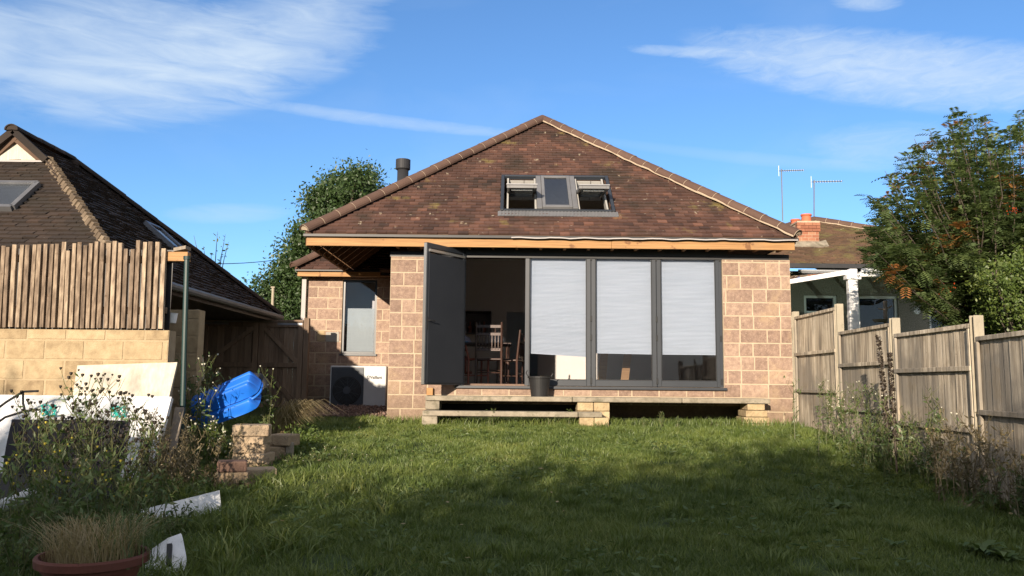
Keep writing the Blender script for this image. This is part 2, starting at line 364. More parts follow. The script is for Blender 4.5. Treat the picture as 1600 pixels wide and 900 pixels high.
def groundmat():
    m, nt, ns, ln = newmat('lawn_soil')
    n1 = noise(nt, coords(nt), 0.9, 5); n2 = noise(nt, coords(nt), 14, 5, 0.65)
    f = math_(nt, 'ADD', math_(nt, 'MULTIPLY', n1, 0.55), math_(nt, 'MULTIPLY', n2, 0.45))
    c = ramp(nt, f, [(0.3, (0.025, 0.036, 0.012)), (0.5, (0.045, 0.07, 0.018)), (0.62, (0.07, 0.095, 0.028)), (0.72, (0.15, 0.115, 0.065))])
    finish(nt, c, 0.95, n2, 1.0, 0.03); return m
m_ground = groundmat()
m_gravel = M('gravel', [(0.14, 0.075, 0.06), (0.26, 0.17, 0.14), (0.36, 0.27, 0.22)], 0.9, 60, tonew=0.5, bump=1, bscale=60)

# ------------------------------------------------------------------ generic builders
def block_wall(o, U, width, height, name, parent, bmat, mmat, Nn, bl=0.44, bh=0.215, j=0.012, holes=(), thick=0.1, mixed=True, proud=0.006, z_off=0.0, label=None, seed=1):
    """masonry face as separate blocks standing proud of a mortar core; holes = (u0,u1,v0,v1)"""
    rd = random.Random(seed)
    o = Vector(o); U = Vector(U).normalized(); Nn = Vector(Nn); Z = Vector((0, 0, 1))
    mb = MB()
    def clip_add(u0, u1, v0, v1, kind):
        segs = [(u0, u1, v0, v1)]
        for (a, b, c, d) in holes:
            out = []
            for (p, q, r, s) in segs:
                if q <= a or p >= b or s <= c or r >= d: out.append((p, q, r, s)); continue
                if p < a: out.append((p, a, r, s))
                if q > b: out.append((b, q, r, s))
                pp, qq = max(p, a), min(q, b)
                if r < c: out.append((pp, qq, r, c))
                if s > d: out.append((pp, qq, d, s))
            segs = out
        for (p, q, r, s) in segs:
            if q - p < 0.03 or s - r < 0.03: continue
            if kind == 0:
                t = rd.random(); c = 0.008; pr = proud * rd.uniform(0.6, 1.3)
                jj = lambda: rd.uniform(-0.0025, 0.0025)
                A = [o + U * (p + jj()) + Z * (r + jj()), o + U * (q + jj()) + Z * (r + jj()), o + U * (q + jj()) + Z * (s + jj()), o + U * (p + jj()) + Z * (s + jj())]
                B = [o + U * (p + c) + Z * (r + c) + Nn * pr, o + U * (q - c) + Z * (r + c) + Nn * pr, o + U * (q - c) + Z * (s - c) + Nn * pr, o + U * (p + c) + Z * (s - c) + Nn * pr]
                A = [a - Nn * 0.01 for a in A]
                fs = [(4, 5, 6, 7)] + [(i, (i + 1) % 4, (i + 1) % 4 + 4, i + 4) for i in range(4)]
                if U.cross(Z).dot(Nn) < 0: fs = [f[::-1] for f in fs]
                mb.add(A + B, fs, t, 0)
    v = z_off; row = 0
    while v < height - 0.02:
        u = -(0 if row % 2 == 0 else bl / 2) - rd.uniform(0, 0.04)
        v1 = min(v + bh, height)
        while u < width:
            L = bl
            if mixed and rd.random() < 0.22: L = bl / 2 - j / 2
            a, b = max(u, 0), min(u + L, width)
            if b - a > 0.03: clip_add(a, b, max(v, 0), v1, 0)
            u += L + j * rd.uniform(0.85, 1.3)
        v = v1 + j; row += 1
    # mortar core
    us = sorted({0, width, *[h[0] for h in holes], *[h[1] for h in holes]}); vs = sorted({0, height, *[h[2] for h in holes], *[h[3] for h in holes]})
    us = [u for u in us if 0 <= u <= width]; vs = [w for w in vs if 0 <= w <= height]
    for i in range(len(us) - 1):
        for k in range(len(vs) - 1):
            cu, cv = (us[i] + us[i + 1]) / 2, (vs[k] + vs[k + 1]) / 2
            if any(h[0] < cu < h[1] and h[2] < cv < h[3] for h in holes): continue
            mb.obox(o + U * us[i] + Z * vs[k] - Nn * thick, U * (us[i + 1] - us[i]), Z * (vs[k + 1] - vs[k]), Nn * thick, 0.5, 1)
    return mb.build(name, [bmat, mmat], parent, label=label)

def inside(pt, poly):
    x, y = pt; c = False; n = len(poly); j = n - 1
    for i in range(n):
        xi, yi = poly[i]; xj, yj = poly[j]
        if (yi > y) != (yj > y) and x < (xj - xi) * (y - yi) / (yj - yi) + xi: c = not c
        j = i
    return c
def tile_plane(mb, o, U, V, poly, holes=(), tw=0.168, gauge=0.105, seed=3, wob=1.0):
    """overlapping plain tiles over a polygon (u,v) of the plane o,U,V"""
    rd = random.Random(seed); o, U, V = Vector(o), Vector(U), Vector(V); Nn = U.cross(V).normalized()
    vmax = max(p[1] for p in poly); umin = min(p[0] for p in poly); umax = max(p[0] for p in poly)
    row = 0; v = 0.0
    while v < vmax:
        u = umin - (tw / 2 if row % 2 else 0)
        sag = 0
        while u < umax:
            cu, cv = u + tw / 2, v + gauge / 2
            if inside((cu, cv), poly) and not any(h[0] < cu < h[1] and h[2] < cv < h[3] for h in holes):
                L = gauge * 1.35; th = 0.03
                l0 = 0.034 + rd.uniform(-0.006, 0.010) * wob; l1 = 0.001
                dv = rd.uniform(-0.009, 0.009) * wob; dt = rd.uniform(-0.004, 0.004) * wob
                P = lambda a, b, h: o + U * a + V * b + Nn * h
                a, b = u + 0.002, u + tw - 0.002
                vs = [P(a, v + dv, l0 + dt), P(b, v + dv, l0 - dt), P(b, v + L, l1 + 0.004), P(a, v + L, l1 + 0.004),
                      P(a, v + dv, l0 + dt - th), P(b, v + dv, l0 - dt - th)]
                t = min(1, max(0, rd.gauss(0.42, 0.2) + 0.14 * math.sin(u * 1.3 + v * 2.1) * math.sin(v * 3.1 - u * .7) + (0.4 if rd.random() < .04 else 0)))
                mb.add(vs, [(0, 1, 2, 3), (4, 5, 1, 0), (0, 3, 4), (1, 5, 2)], t)
            u += tw
        v += gauge; row += 1
    return mb
def hip_caps(name, p, q, parent, mat=None, r=0.11, step=0.33, mortar=True, upn=(0, 0, 1), bed=True):
    p, q = Vector(p), Vector(q); d = (q - p); L = d.length; d.normalize()
    sd = d.cross(Vector(upn)).normalized(); u = sd.cross(d).normalized()
    mb = MB(); n = int(L / step)
    for i in range(n):
        a = p + d * (i * L / n - 0.012); b = p + d * ((i + 1) * L / n)
        ra, rb = r * 1.02, r * 0.96; vs = []; k = 10; w = Vector((random.uniform(-1, 1) * .004, 0, random.uniform(-1, 1) * .004))
        for (c, rr) in ((a, ra), (b, rb), (b, rb - 0.02), (a, ra - 0.02)):
            for m_ in range(k + 1):
                th = math.pi * (m_ / k) * 1.1 - math.pi * 0.05
                vs.append(c + w + sd * math.cos(th) * rr + u * (math.sin(th) * rr * 0.8))
        fs = []
        for ring in range(4):
            r2 = (ring + 1) % 4
            for m_ in range(k): fs.append((ring * (k + 1) + m_, ring * (k + 1) + m_ + 1, r2 * (k + 1) + m_ + 1, r2 * (k + 1) + m_))
        mb.add(vs, fs, random.random(), 0)
        if mortar:
            vs = []
            for c in (a - d * 0.003, a + d * 0.005):
                for m_ in range(k + 1):
                    th = math.pi * (m_ / k); vs.append(c + sd * math.cos(th) * ra * 1.03 + u * (math.sin(th) * ra * 0.84))
            mb.add(vs, [(m_, m_ + 1, k + 2 + m_, k + 1 + m_) for m_ in range(k)], 0.5, 1)
    if mortar and bed:
        for s_ in (-1, 1):
            pts = [p + d * (L * i / 40) + sd * s_ * (r * 0.93) + u * random.uniform(-0.025, -0.005) for i in range(41)]
            mb.tube(pts, [random.uniform(0.012, 0.022) for _ in pts], 6, 0.5, 1)
    vs = [p + d * .004] + [p + d * .004 + sd * math.cos(math.pi * m_ / 10) * r + u * (math.sin(math.pi * m_ / 10) * r * .8 - .01) for m_ in range(11)]
    mb.add(vs, [(0, m_ + 1, m_ + 2) for m_ in range(10)], 0.5, 1 if mortar else 0)
    return mb.build(name, [mat or m_hip, m_mortar], parent, smooth=False)

def leaves(centres, normals_rand, size, aspect=0.5, jitter=1.0, updir=None):
    """diamond leaf quads around centres (n,3)"""
    n = len(centres)
    a = rng.normal(size=(n, 3)); a /= np.linalg.norm(a, axis=1, keepdims=True)
    if updir is not None:
        a = a * jitter + np.array(updir); a /= np.linalg.norm(a, axis=1, keepdims=True)
    b = np.cross(a, rng.normal(size=(n, 3))); b /= np.linalg.norm(b, axis=1, keepdims=True)
    s = (size * rng.uniform(0.6, 1.3, n))[:, None]
    v = np.stack([centres - a * s * 0.5, centres + b * s * aspect * 0.5, centres + a * s * 0.5, centres - b * s * aspect * 0.5], axis=1)
    return v
LEAF_F = [(0, 1, 2, 3)]
def emp_label(name, loc, *a, **k): return empty(name, loc, *a, **k)

# ================================================================== SETTING
xs = np.concatenate([[-400, -150, -60, -30, -18], np.arange(-12, 12.01, 0.2), [18, 30, 60, 150, 400]])
ys = np.concatenate([[-300, -100, -40, -20, -10], np.arange(-4, 20.01, 0.2), [26, 40, 80, 200, 600]])
GX, GY = np.meshgrid(xs, ys); GZ = gz(GX, GY)
mb = MB(); nx = len(xs)
mb.v = list(zip(GX.ravel(), GY.ravel(), GZ.ravel()))
mb.f = [[j * nx + i, j * nx + i + 1, (j + 1) * nx + i + 1, (j + 1) * nx + i] for j in range(len(ys) - 1) for i in range(nx - 1)]
mb.t = [0.5] * len(mb.f); mb.m = [0] * len(mb.f)
tag(mb.build('lawn', m_ground, base=(0, 0, 0), smooth=True), 'sloping back garden lawn', None, None, 'structure')

# grass blades -----------------------------------------------------
def blades(n, x0, x1, y0, y1, h0, h1, w, dens_fn=None, lean=0.5):
    x = rng.uniform(x0, x1, n); y = rng.uniform(y0, y1, n)
    if dens_fn is not None:
        k = rng.uniform(0, 1, n) < dens_fn(x, y); x, y = x[k], y[k]
    n = len(x); z = gz(x, y)
    cl = 0.5 + 0.25 * np.sin(x * 2.3 + np.sin(y * 1.9) * 2) + 0.25 * np.sin(y * 3.1 + np.sin(x * 2.7 + 1) * 2)
    cl2 = 0.5 + 0.5 * np.sin(x * 7.3 + 2 * np.sin(y * 5.1)) * np.sin(y * 8.1 + 2 * np.sin(x * 4.3))
    h = (h0 + (h1 - h0) * (0.45 * cl + 0.35 * cl2 + 0.4 * rng.uniform(0, 1, n) ** 2))
    th = rng.uniform(0, 2 * np.pi, n); ww = w * rng.uniform(0.6, 1.4, n) * (0.6 + y / 14)
    lx = rng.normal(0, lean, n) * h; ly = rng.normal(0, lean, n) * h
    dx, dy = np.cos(th) * ww / 2, np.sin(th) * ww / 2
    P = np.stack([x, y, z - 0.01], 1); D = np.stack([dx, dy, 0 * dx], 1)
    mid = P + np.stack([lx * 0.35, ly * 0.35, h * 0.6], 1); tip = P + np.stack([lx, ly, h], 1)
    v = np.stack([P - D, P + D, mid + D * 0.75, mid - D * 0.75, tip], 1)
    patchy = np.sin(x * 0.9 + 1.3 * np.sin(y * 0.8)) * np.sin(y * 1.4 + np.sin(x * 1.7)) + 0.6 * np.sin(x * 3.3 + y) * np.sin(y * 3.9 - x)
    tn = np.clip(0.2 + 0.2 * cl + 0.15 * patchy + 0.45 * ((np.sin(x * 2.1 + 4 * np.sin(y * .9)) * np.sin(y * 2.7 + x) > .8) & (rng.uniform(0, 1, n) < .35)) + rng.normal(0, 0.16, n) + 0.4 * (rng.uniform(0, 1, n) < 0.05), 0, 1); tip[:, 2] += 0.0
    return v, tn
HOUSE_FRONT = 13.9
def dens(x, y):
    d = np.ones_like(x)
    d = np.where((x < -2.9 - 0.0 * y) & (y < 9.8), 0.35, d)
    d = np.where(y > 13.25, np.where(x < -2.1, 0.25, 0.06), d)
    d = np.where((y > 14.2), 0.0, d)
    bare = np.sin(x * 1.3 + 0.7) * np.sin(y * 1.1 + 2.0 + np.sin(x)) > 0.86
    d = np.where(bare, 0.3, d)
    worn = np.sin(x * 2.9 + 2.2 * np.sin(y * 1.3)) * np.sin(y * 2.3 + 1.7 * np.sin(x * 1.1)) > 0.8
    d = np.where(worn, 0.2, d)
    return d
v1, t1 = blades(300000, -4.6, 4.9, 4.6, 14.2, 0.028, 0.085, 0.0058, dens)
v2, t2 = blades(60000, -4.2, 4.2, 4.6, 7.5, 0.03, 0.09, 0.0052, dens)
v3, t3 = blades(2600, -2.4, 4.6, 13.0, 13.5, 0.08, 0.2, 0.006, None, 0.35)
v4, t4 = blades(14000, -3.6, -0.2, 5.0, 9.2, 0.07, 0.17, 0.010, lambda x, y: (np.sin(x * 5) * np.sin(y * 4.3 + x) > 0.2) * (0.95 - np.clip((x + 2.2) / 2, 0, 1)), 0.8)
def tufts(nc, per):
    cx = rng.uniform(-3.2, 4.4, nc); cy = rng.uniform(5.2, 12.9, nc); r_ = rng.uniform(.03, .1, nc); hh = rng.uniform(.07, .15, nc); ct = rng.uniform(.0, .5, nc)
    i = np.repeat(np.arange(nc), per); n = len(i); a = rng.uniform(0, 6.283, n); q = r_[i] * np.sqrt(rng.uniform(0, 1, n))
    x, y = cx[i] + q * np.cos(a), cy[i] + q * np.sin(a); h = hh[i] * rng.uniform(.5, 1.1, n); l = h * rng.uniform(.2, .9, n)
    P = np.stack([x, y, gz(x, y) - .01], 1); t = rng.uniform(0, 6.283, n); D = np.stack([np.cos(t), np.sin(t), 0 * t], 1) * .0035
    L = np.stack([np.cos(a) * l, np.sin(a) * l, 0 * l], 1); Zh = np.stack([0 * h, 0 * h, h], 1)
    m_ = P + L * .35 + Zh * .65; tp_ = P + L + Zh * .95
    return np.stack([P - D, P + D, m_ + D * .8, m_ - D * .8, tp_], 1), np.clip(ct[i] + rng.normal(0, .1, n), 0, 1)
v5, t5 = tufts(520, 60)
tag(np_mesh('grass', np.concatenate([v1, v2, v3, v4, v5]), 5, [(0, 1, 2, 3), (3, 2, 4)], np.concatenate([t1, t2, t3, t4, t5]), m_grass),
    'rough green grass covering the lawn', 'grass', None, 'stuff')
n = 90
cx = rng.uniform(-2.6, 4.2, n); cy = rng.uniform(5.2, 12.8, n); V = leaves(np.stack([cx, cy, gz(cx, cy) + .065], 1), None, 0.05, .6); V[:, :, 2] = .3 * V[:, :, 2] + .7 * V[:, :, 2].mean(axis=1, keepdims=True)
tag(np_mesh('leaf_litter', V, 4, LEAF_F, rng.uniform(0, 1, n), m_straw), 'scattered yellowed leaves fallen on the lawn', 'leaf litter', None, 'stuff')
# fallen leaves & clover specks: broadleaf rosettes as ground cover
n = 5200
cx = rng.uniform(-3.2, 4.6, n); cy = rng.uniform(4.8, 12.6, n)
k = (np.sin(cx * 1.9 + 1) * np.sin(cy * 1.6) + 0.5 * np.sin(cx * 4 + cy * 3)) > 0.15; cx, cy = cx[k], cy[k]
C = np.stack([cx, cy, gz(cx, cy) + rng.uniform(0.035, 0.075, len(cx))], 1)
V = leaves(C, None, 0.075, 0.42, 1.0)
V[:, :, 2] = C[:, None, 2] + (V[:, :, 2] - C[:, None, 2]) * 0.45
tag(np_mesh('ground_cover', V, 4, LEAF_F, rng.uniform(0.1, 0.8, len(V)), m_weed), 'low broad-leaved weeds spreading in the lawn', 'weeds', None, 'stuff')

# ================================================================== MAIN HOUSE
FY = 13.9
house = empty('bungalow', (0.6, FY + 0.2, 1.0), 'bungalow extension of pinkish blocks with hipped brown tile roof and dark sliding glass doors', 'house')
XL = at(608, 520, FY).x; XR = at(1237, 520, FY).x
ZT = 3.72                          # top of wall
fr_l = at(714, 500, FY).x; fr_r = at(1130, 500, FY).x
z_sill = at(920, 604, FY).z; z_head = at(920, 393, FY).z
ZB = 0.85
block_wall((XL, FY, ZB), (1, 0, 0), XR - XL, ZT - ZB, 'front_wall', house, m_block, m_mortar, (0, -1, 0),
           holes=[(fr_l - XL, fr_r - XL, z_sill - ZB, 9), (0.82, XR - XL - 0.78, -1, 1.27 - ZB)], thick=0.28, seed=5, z_off=(z_sill - ZB) - 0.227 * 4 + 0.07)
block_wall((XL, FY + 0.28, ZB), (0, 1, 0), 3.1, ZT - ZB, 'side_wall', house, m_block, m_mortar, (-1, 0, 0), thick=0.2, seed=6)
block_wall((XR, FY + 0.28, ZB), (0, 1, 0), 9.0, ZT - ZB, 'side_wall', house, m_block, m_mortar, (1, 0, 0), thick=0.2, seed=7)
# wing
WY = 17.2
WL = at(477, 540, WY).x
wz_top = at(540, 434, WY).z
wx0, wx1 = at(534, 500, WY).x, at(588, 500, WY).x; wz0, wz1 = at(560, 553, WY).z, at(560, 437, WY).z
block_wall((WL, WY, ZB), (1, 0, 0), XL - WL + 0.1, wz_top - ZB, 'wing_wall', house, m_block, m_mortar, (0, -1, 0),
           holes=[(wx0 - WL, wx1 - WL, wz0 - ZB, wz1 - ZB)], thick=0.28, seed=8, mixed=False)
mb = MB(); mb.box(WL, WL + 0.2, WY + 0.281, WY + 5, ZB, wz_top); mb.build('wing_side_wall', m_block, house)
# odd coloured repair blocks in the wing wall
for (a, b, c, d, mt) in ((495, 508, 517, 533, m_cblock), (509, 530, 519, 534, m_gblock)):
    p, q = at(a, d, WY - 0.011), at(b, c, WY - 0.011)
    mb = MB(); mb.box(p.x, q.x, WY - 0.0135, WY - 0.002, p.z, q.z); mb.build('repair_block', mt, house, bevel=0.004)
# inner room
mb = MB()
mb.box(XL + 0.2, XR - 0.2, FY + 0.285, 21.5, z_sill - 0.25, z_sill + 0.03)
mb.build('room_floor', m_floor, house)
mb = MB()
mb.box(XL + 0.2, -0.12, 19.6, 19.7, z_sill + 0.03, 6.0); mb.box(0.62, XR - 0.2, 19.6, 19.7, z_sill + 0.03, 6.0); mb.box(-0.12, 0.62, 19.6, 19.7, at(800, 487, 19.6).z, 6.0)
mb.box(-0.3, 0.8, 21.4, 21.5, z_sill, 4)
mb.build('room_back_wall', m_plaster, house)
for xa in (XL + 0.2, XR - 0.22):
    mb = MB(); mb.box(xa, xa + 0.02, FY + 0.285, 19.6, z_sill + 0.03, ZT + .1); mb.build('room_side_wall', m_plaster, house)
mb = MB(); mb.box(XL + 0.25, XR - 0.25, FY + 1.1, FY + 1.12, 0.9, z_sill - 0.26); mb.build('void_shade_sheet', m_gutter, house)  # black sheet: shade of the void under the slab, put into colour
mb = MB(); mb.box(at(950, 640, FY).x, XR - 0.3, FY + 0.9, FY + 1.0, 0.85, 1.3); mb.build('plinth_wall', m_block, house)
# back
mb = MB(); mb.box(WL, XR, 23.0, 23.2, ZB, ZT); mb.build('rear_wall', m_block, house)

# roof planes
EY = FY - 0.36
eL = at(477, 366, EY); eR = at(1245, 374, EY)
ZE = (eL.z + eR.z) / 2 + 0.02
ex0, ex1 = eL.x, eR.x
half = (ex1 - ex0) / 2; apx = (ex0 + ex1) / 2
apz = at(853, 190, EY + half).z
pt = math.atan2(apz - ZE, half)
0 and print('roof pitch', math.degrees(pt), 'ex', ex0, ex1, 'ZE', ZE, 'apz', apz, 'apx', apx, 'XL', XL, 'XR', XR, 'sill', z_sill, 'head', z_head)
Uf = Vector((1, 0, 0)); Vf = Vector((0, math.cos(pt), math.sin(pt))); Nf = Uf.cross(Vf)
of = Vector((ex0, EY, ZE)); SL = half / math.cos(pt)
# roof window hole in (u,v)
def rw(px, py):
    p = hit(px, py, of, Nf); return ((p - of).dot(Uf), (p - of).dot(Vf))
a0 = rw(787, 331); a1 = rw(957, 331); a2 = rw(787, 280)
hu0, hu1, hv0, hv1 = a0[0], a1[0] - 0.02, a0[1] + 0.02, a2[1]
tri = [(0, 0), (2 * half, 0), (half, SL)]
hipv = lambda u: SL * (1 - abs(u - half) / half)
def P3(u, v, h=0): return of + Uf * u + Vf * v + Nf * h
mb = MB()
T = 0.12
mb.poly([P3(0, 0), P3(hu0, 0), P3(hu0, hipv(hu0))], T, Nf); mb.poly([P3(hu1, 0), P3(2 * half, 0), P3(hu1, hipv(hu1))], T, Nf)
mb.poly([P3(hu0, 0), P3(hu1, 0), P3(hu1, hv0), P3(hu0, hv0)], T, Nf)
mb.poly([P3(hu0, hv1), P3(hu1, hv1), P3(hu1, hipv(hu1)), P3(half, SL), P3(hu0, hipv(hu0))], T, Nf)
roof_len = 9.0
Vl = Vector((math.cos(pt), 0, math.sin(pt))); Vr = Vector((-math.cos(pt), 0, math.sin(pt)))
Lp = lambda y, s: Vector((ex0, EY + y, ZE)) + Vl * s
Rp = lambda y, s: Vector((ex1, EY + y, ZE)) + Vr * s
nl = Vector((-math.sin(pt), 0, math.cos(pt))); nr = Vector((math.sin(pt), 0, math.cos(pt)))
mb.poly([Lp(0, 0), Lp(half, SL), Lp(roof_len, SL), Lp(roof_len, 0)], 0.06, nl)
mb.poly([Rp(0, 0), Rp(roof_len, 0), Rp(roof_len, SL), Rp(half, SL)], 0.06, nr)
roof = mb.build('roof', m_felt, house)
tb = MB()
tile_plane(tb, of, Uf, Vf, tri, gauge=.118, holes=[(hu0 - 0.03, hu1 + 0.03, hv0 - 0.08, hv1 + 0.02)])
tb.build('front_roof_tiles', m_tile, roof)
tb = MB()
tile_plane(tb, Vector((ex0, EY + roof_len, ZE)), Vector((0, -1, 0)), Vl, [(0, 0), (roof_len, 0), (roof_len - half, SL), (0, SL)], seed=9)
tile_plane(tb, Vector((ex1, EY, ZE)), Vector((0, 1, 0)), Vr, [(0, 0), (roof_len, 0), (roof_len, SL), (half, SL)], seed=10)
tb.build('side_roof_tiles', m_tile, roof)
apex = P3(half, SL)
hip_caps('hip_capping', P3(0, 0, 0.06) + Vector((0, 0, 0)), apex + Nf * 0.06, roof, upn=(0, -0.3, 1), r=.115, bed=False)
hip_caps('hip_capping', P3(2 * half, 0, 0.06), apex + Nf * 0.06, roof, upn=(0, -0.3, 1), r=.11)
hip_caps('ridge_capping', apex + Vector((0, 0.05, 0.04)), Vector((apx, EY + roof_len, apex.z + 0.04)), roof)
# fascia, gutter trim
mb = MB(); mb.box(ex0 + 0.02, apx + 1.0, EY + 0.02, EY + 0.06, ZE - 0.20, ZE - 0.06); mb.box(apx + 1.004, ex1 - 0.03, EY + 0.02, EY + 0.06, ZE - 0.20, ZE - 0.06)
mb.build('fascia_board', m_wood_or, house, bevel=0.003)
mb = MB(); mb.box(ex0 - 0.02, ex1 + 0.02, EY - 0.05, EY + 0.1, ZE - 0.055, ZE - 0.015, mi=0)
mb.build('eaves_trim', m_gutter, house)
mb = MB()
pts = []
for i in range(60):
    x = ex0 + 3.4 + (ex1 - ex0 - 3.4) * i / 59; dz = 0.006 * math.sin(i * 0.9) + random.uniform(-.003, .003)
    pts.append((x, dz))
for i in range(59):
    (xa, za), (xb, zb) = pts[i], pts[i + 1]
    mb.add([(xa, EY - 0.07, ZE - 0.045 + za), (xb, EY - 0.07, ZE - 0.045 + zb), (xb, EY + 0.08, ZE + 0.022 + zb), (xa, EY + 0.08, ZE + 0.022 + za),
            (xa, EY - 0.07, ZE - 0.05 + za - 0.01), (xb, EY - 0.07, ZE - 0.05 + zb - 0.01)], [(0, 1, 2, 3), (4, 5, 1, 0)], 0.5)
mb.build('eaves_flashing', m_lead, house)
mb = MB(); mb.box(XL, XR, EY + 0.1, FY + 0.1, ZE - 0.10, ZE - 0.08, mi=0)
mb.build('soffit', m_rafter, house)
mb = MB()
for i in range(18):
    x = XL + 0.1 + i * 0.4
    if x < XR: mb = MB(); mb.box(x, x + 0.045, EY + 0.061, FY + 0.0, ZE - 0.19, ZE - 0.101); mb.build('rafter_foot', m_rafter, house)
mb = MB(); mb.box(XL - 0.02, XR, FY + 0.03, FY + 0.2, ZT + 0.002, ZT + 0.1); mb.build('wall_plate', m_gutter, house)
# exposed rafters under the deep left overhang
y = EY + 0.2; k = 0
while y < WY - 0.1:
    xe_ = min(XL + 0.05, ex0 + (y - EY) - 0.02)
    a = Vector((ex0 + 0.03, y, ZE - 0.16)); b = Vector((xe_, y, ZE - 0.16 + (xe_ - ex0 - 0.03) * math.tan(pt)))
    mb = MB(); mb.bar(a, b, 0.045, 0.12); mb.build('rafter', m_rafter, house); y += 0.4; k += 1
mb = MB(); mb.box(ex0 + 0.0, ex0 + 0.03, EY + 0.06, WY - 0.3, ZE - 0.2, ZE - 0.05); mb.build('side_fascia', m_rafter, house)
mb = MB(); mb.box(XL - 0.02, XL + 0.16, FY + 0.9, WY, ZT, ZT + 0.75); mb.build('gable_infill', m_rafter, house)
# metal corner bracket on the eaves
# wing roof
WE = WY - 0.3
w0 = at(463, 426, WE); wze = at(500, 421, WE).z; wex0 = w0.x; wlen = 3.4; wv = 2.2
mb = MB()
oW = Vector((wex0, WE, wze)); tri2 = [(0, 0), (2.2, 0), (2.2, 1.6), (1.6 * math.cos(pt), 1.6)]
mb.poly([oW + Uf * u + Vf * v for u, v in tri2], 0.06, Nf)
mb.poly([oW, oW + Vector((0, 5, 0)), oW + Vector((0, 5, 0)) + Vl * 1.6, oW + Vf * 1.6 + Uf * 1.6 * math.cos(pt)][::-1], 0.06, nl)
wr = mb.build('wing_roof', m_felt, house)
tb = MB(); tile_plane(tb, oW, Uf, Vf, tri2, seed=21); tile_plane(tb, oW + Vector((0, 5, 0)), Vector((0, -1, 0)), Vl, [(0, 0), (5, 0), (5 - 1.6 * math.cos(pt), 1.6), (0, 1.6)], seed=22)
tb.build('wing_roof_tiles', m_tile, wr)
hip_caps('wing_hip_capping', oW + Vector((-0.05, -0.05, 0.05)), oW + Vf * 1.6 + Uf * 1.6 * math.cos(pt) + Vector((0, 0, 0.05)), wr, mortar=False, r=0.12)
mb = MB(); mb.box(wex0 + 0.02, at(548, 430, WE).x + 0.6, WE + 0.02, WE + 0.06, wze - 0.14, wze - 0.04); mb.build('wing_fascia', m_wood_or, house, bevel=0.003)
mb = MB(); mb.box(wex0 - 0.02, at(548, 430, WE).x + 0.6, WE - 0.05, WE + 0.08, wze - 0.037, wze - 0.01); mb.build('wing_gutter', m_gutter, house)
mb = MB(); mb.box(wex0, XL - 0.03, WE + 0.061, WY + 0.1, wze - 0.12, wze - 0.1); mb.build('wing_soffit', m_rafter, house)
mb = MB(); mb.box(WL - 0.09, WL - 0.005, WY - 0.1, WY - 0.02, ZB, wz_top + 0.02); mb.build('downpipe', m_lead, house)
mb = MB(); yr_ = EY + roof_len - 0.05
mb.poly([Vector((ex0, yr_, ZE)), Vector((ex1, yr_, ZE)), Vector((apx, yr_, apex.z - .02))], .1, Vector((0, -1, 0))); mb.build('rear_gable', m_plaster, house)
# flue
fp = at(629, 290, 16.6)
fl = MB(); fl.lathe((fp.x, 16.6, fp.z - 0.7), [(0.115, 0), (0.115, 1.02), (0.115, 1.02)], 24)
fo = fl.build('flue', m_flue, house, smooth=True)
fl = MB(); zt = at(629, 266, 16.6).z; z2 = at(629, 250, 16.6).z
fl.lathe((fp.x, 16.6, 0), [(0.10, zt - 0.02), (0.15, zt + 0.02), (0.15, z2), (0.11, z2 + 0.01), (0.0, z2 + 0.01)], 24)
fl.build('cowl', m_flue, fo)

# ---------------- bifold doors
Yd = FY + 0.05                      # outer face of the frame
dr = MB()
fw = 0.055
dr.box(fr_l, fr_r, Yd, Yd + 0.09, z_head - 0.001, z_head + 0.08)                  # head
dr.box(fr_l, fr_l + fw, Yd, Yd + 0.09, z_sill, z_head - 0.002); dr.box(fr_r - fw, fr_r, Yd, Yd + 0.09, z_sill, z_head - 0.002)
frame = dr.build('door_frame', m_anth, house, bevel=0.003)
mb = MB(); mb.box(fr_l - 0.02, fr_r + 0.03, FY - 0.07, Yd + 0.12, z_sill - 0.045, z_sill - 0.001); mb.build('door_sill', m_anth, house, bevel=0.004)
mb = MB(); mb.box(fr_l - 0.1, fr_r + 0.1, FY + 0.001, Yd + 0.1, z_head + 0.081, ZT + 0.05); mb.build('lintel_cover', m_gutter, house)
gx = [at(p, 500, Yd).x for p in (820, 923.5, 1026, 1126)]
gz0 = z_sill + 0.006; gz1 = z_head - 0.006
bl_bottoms = [(551, 556), (550, 551), (551, 551)]
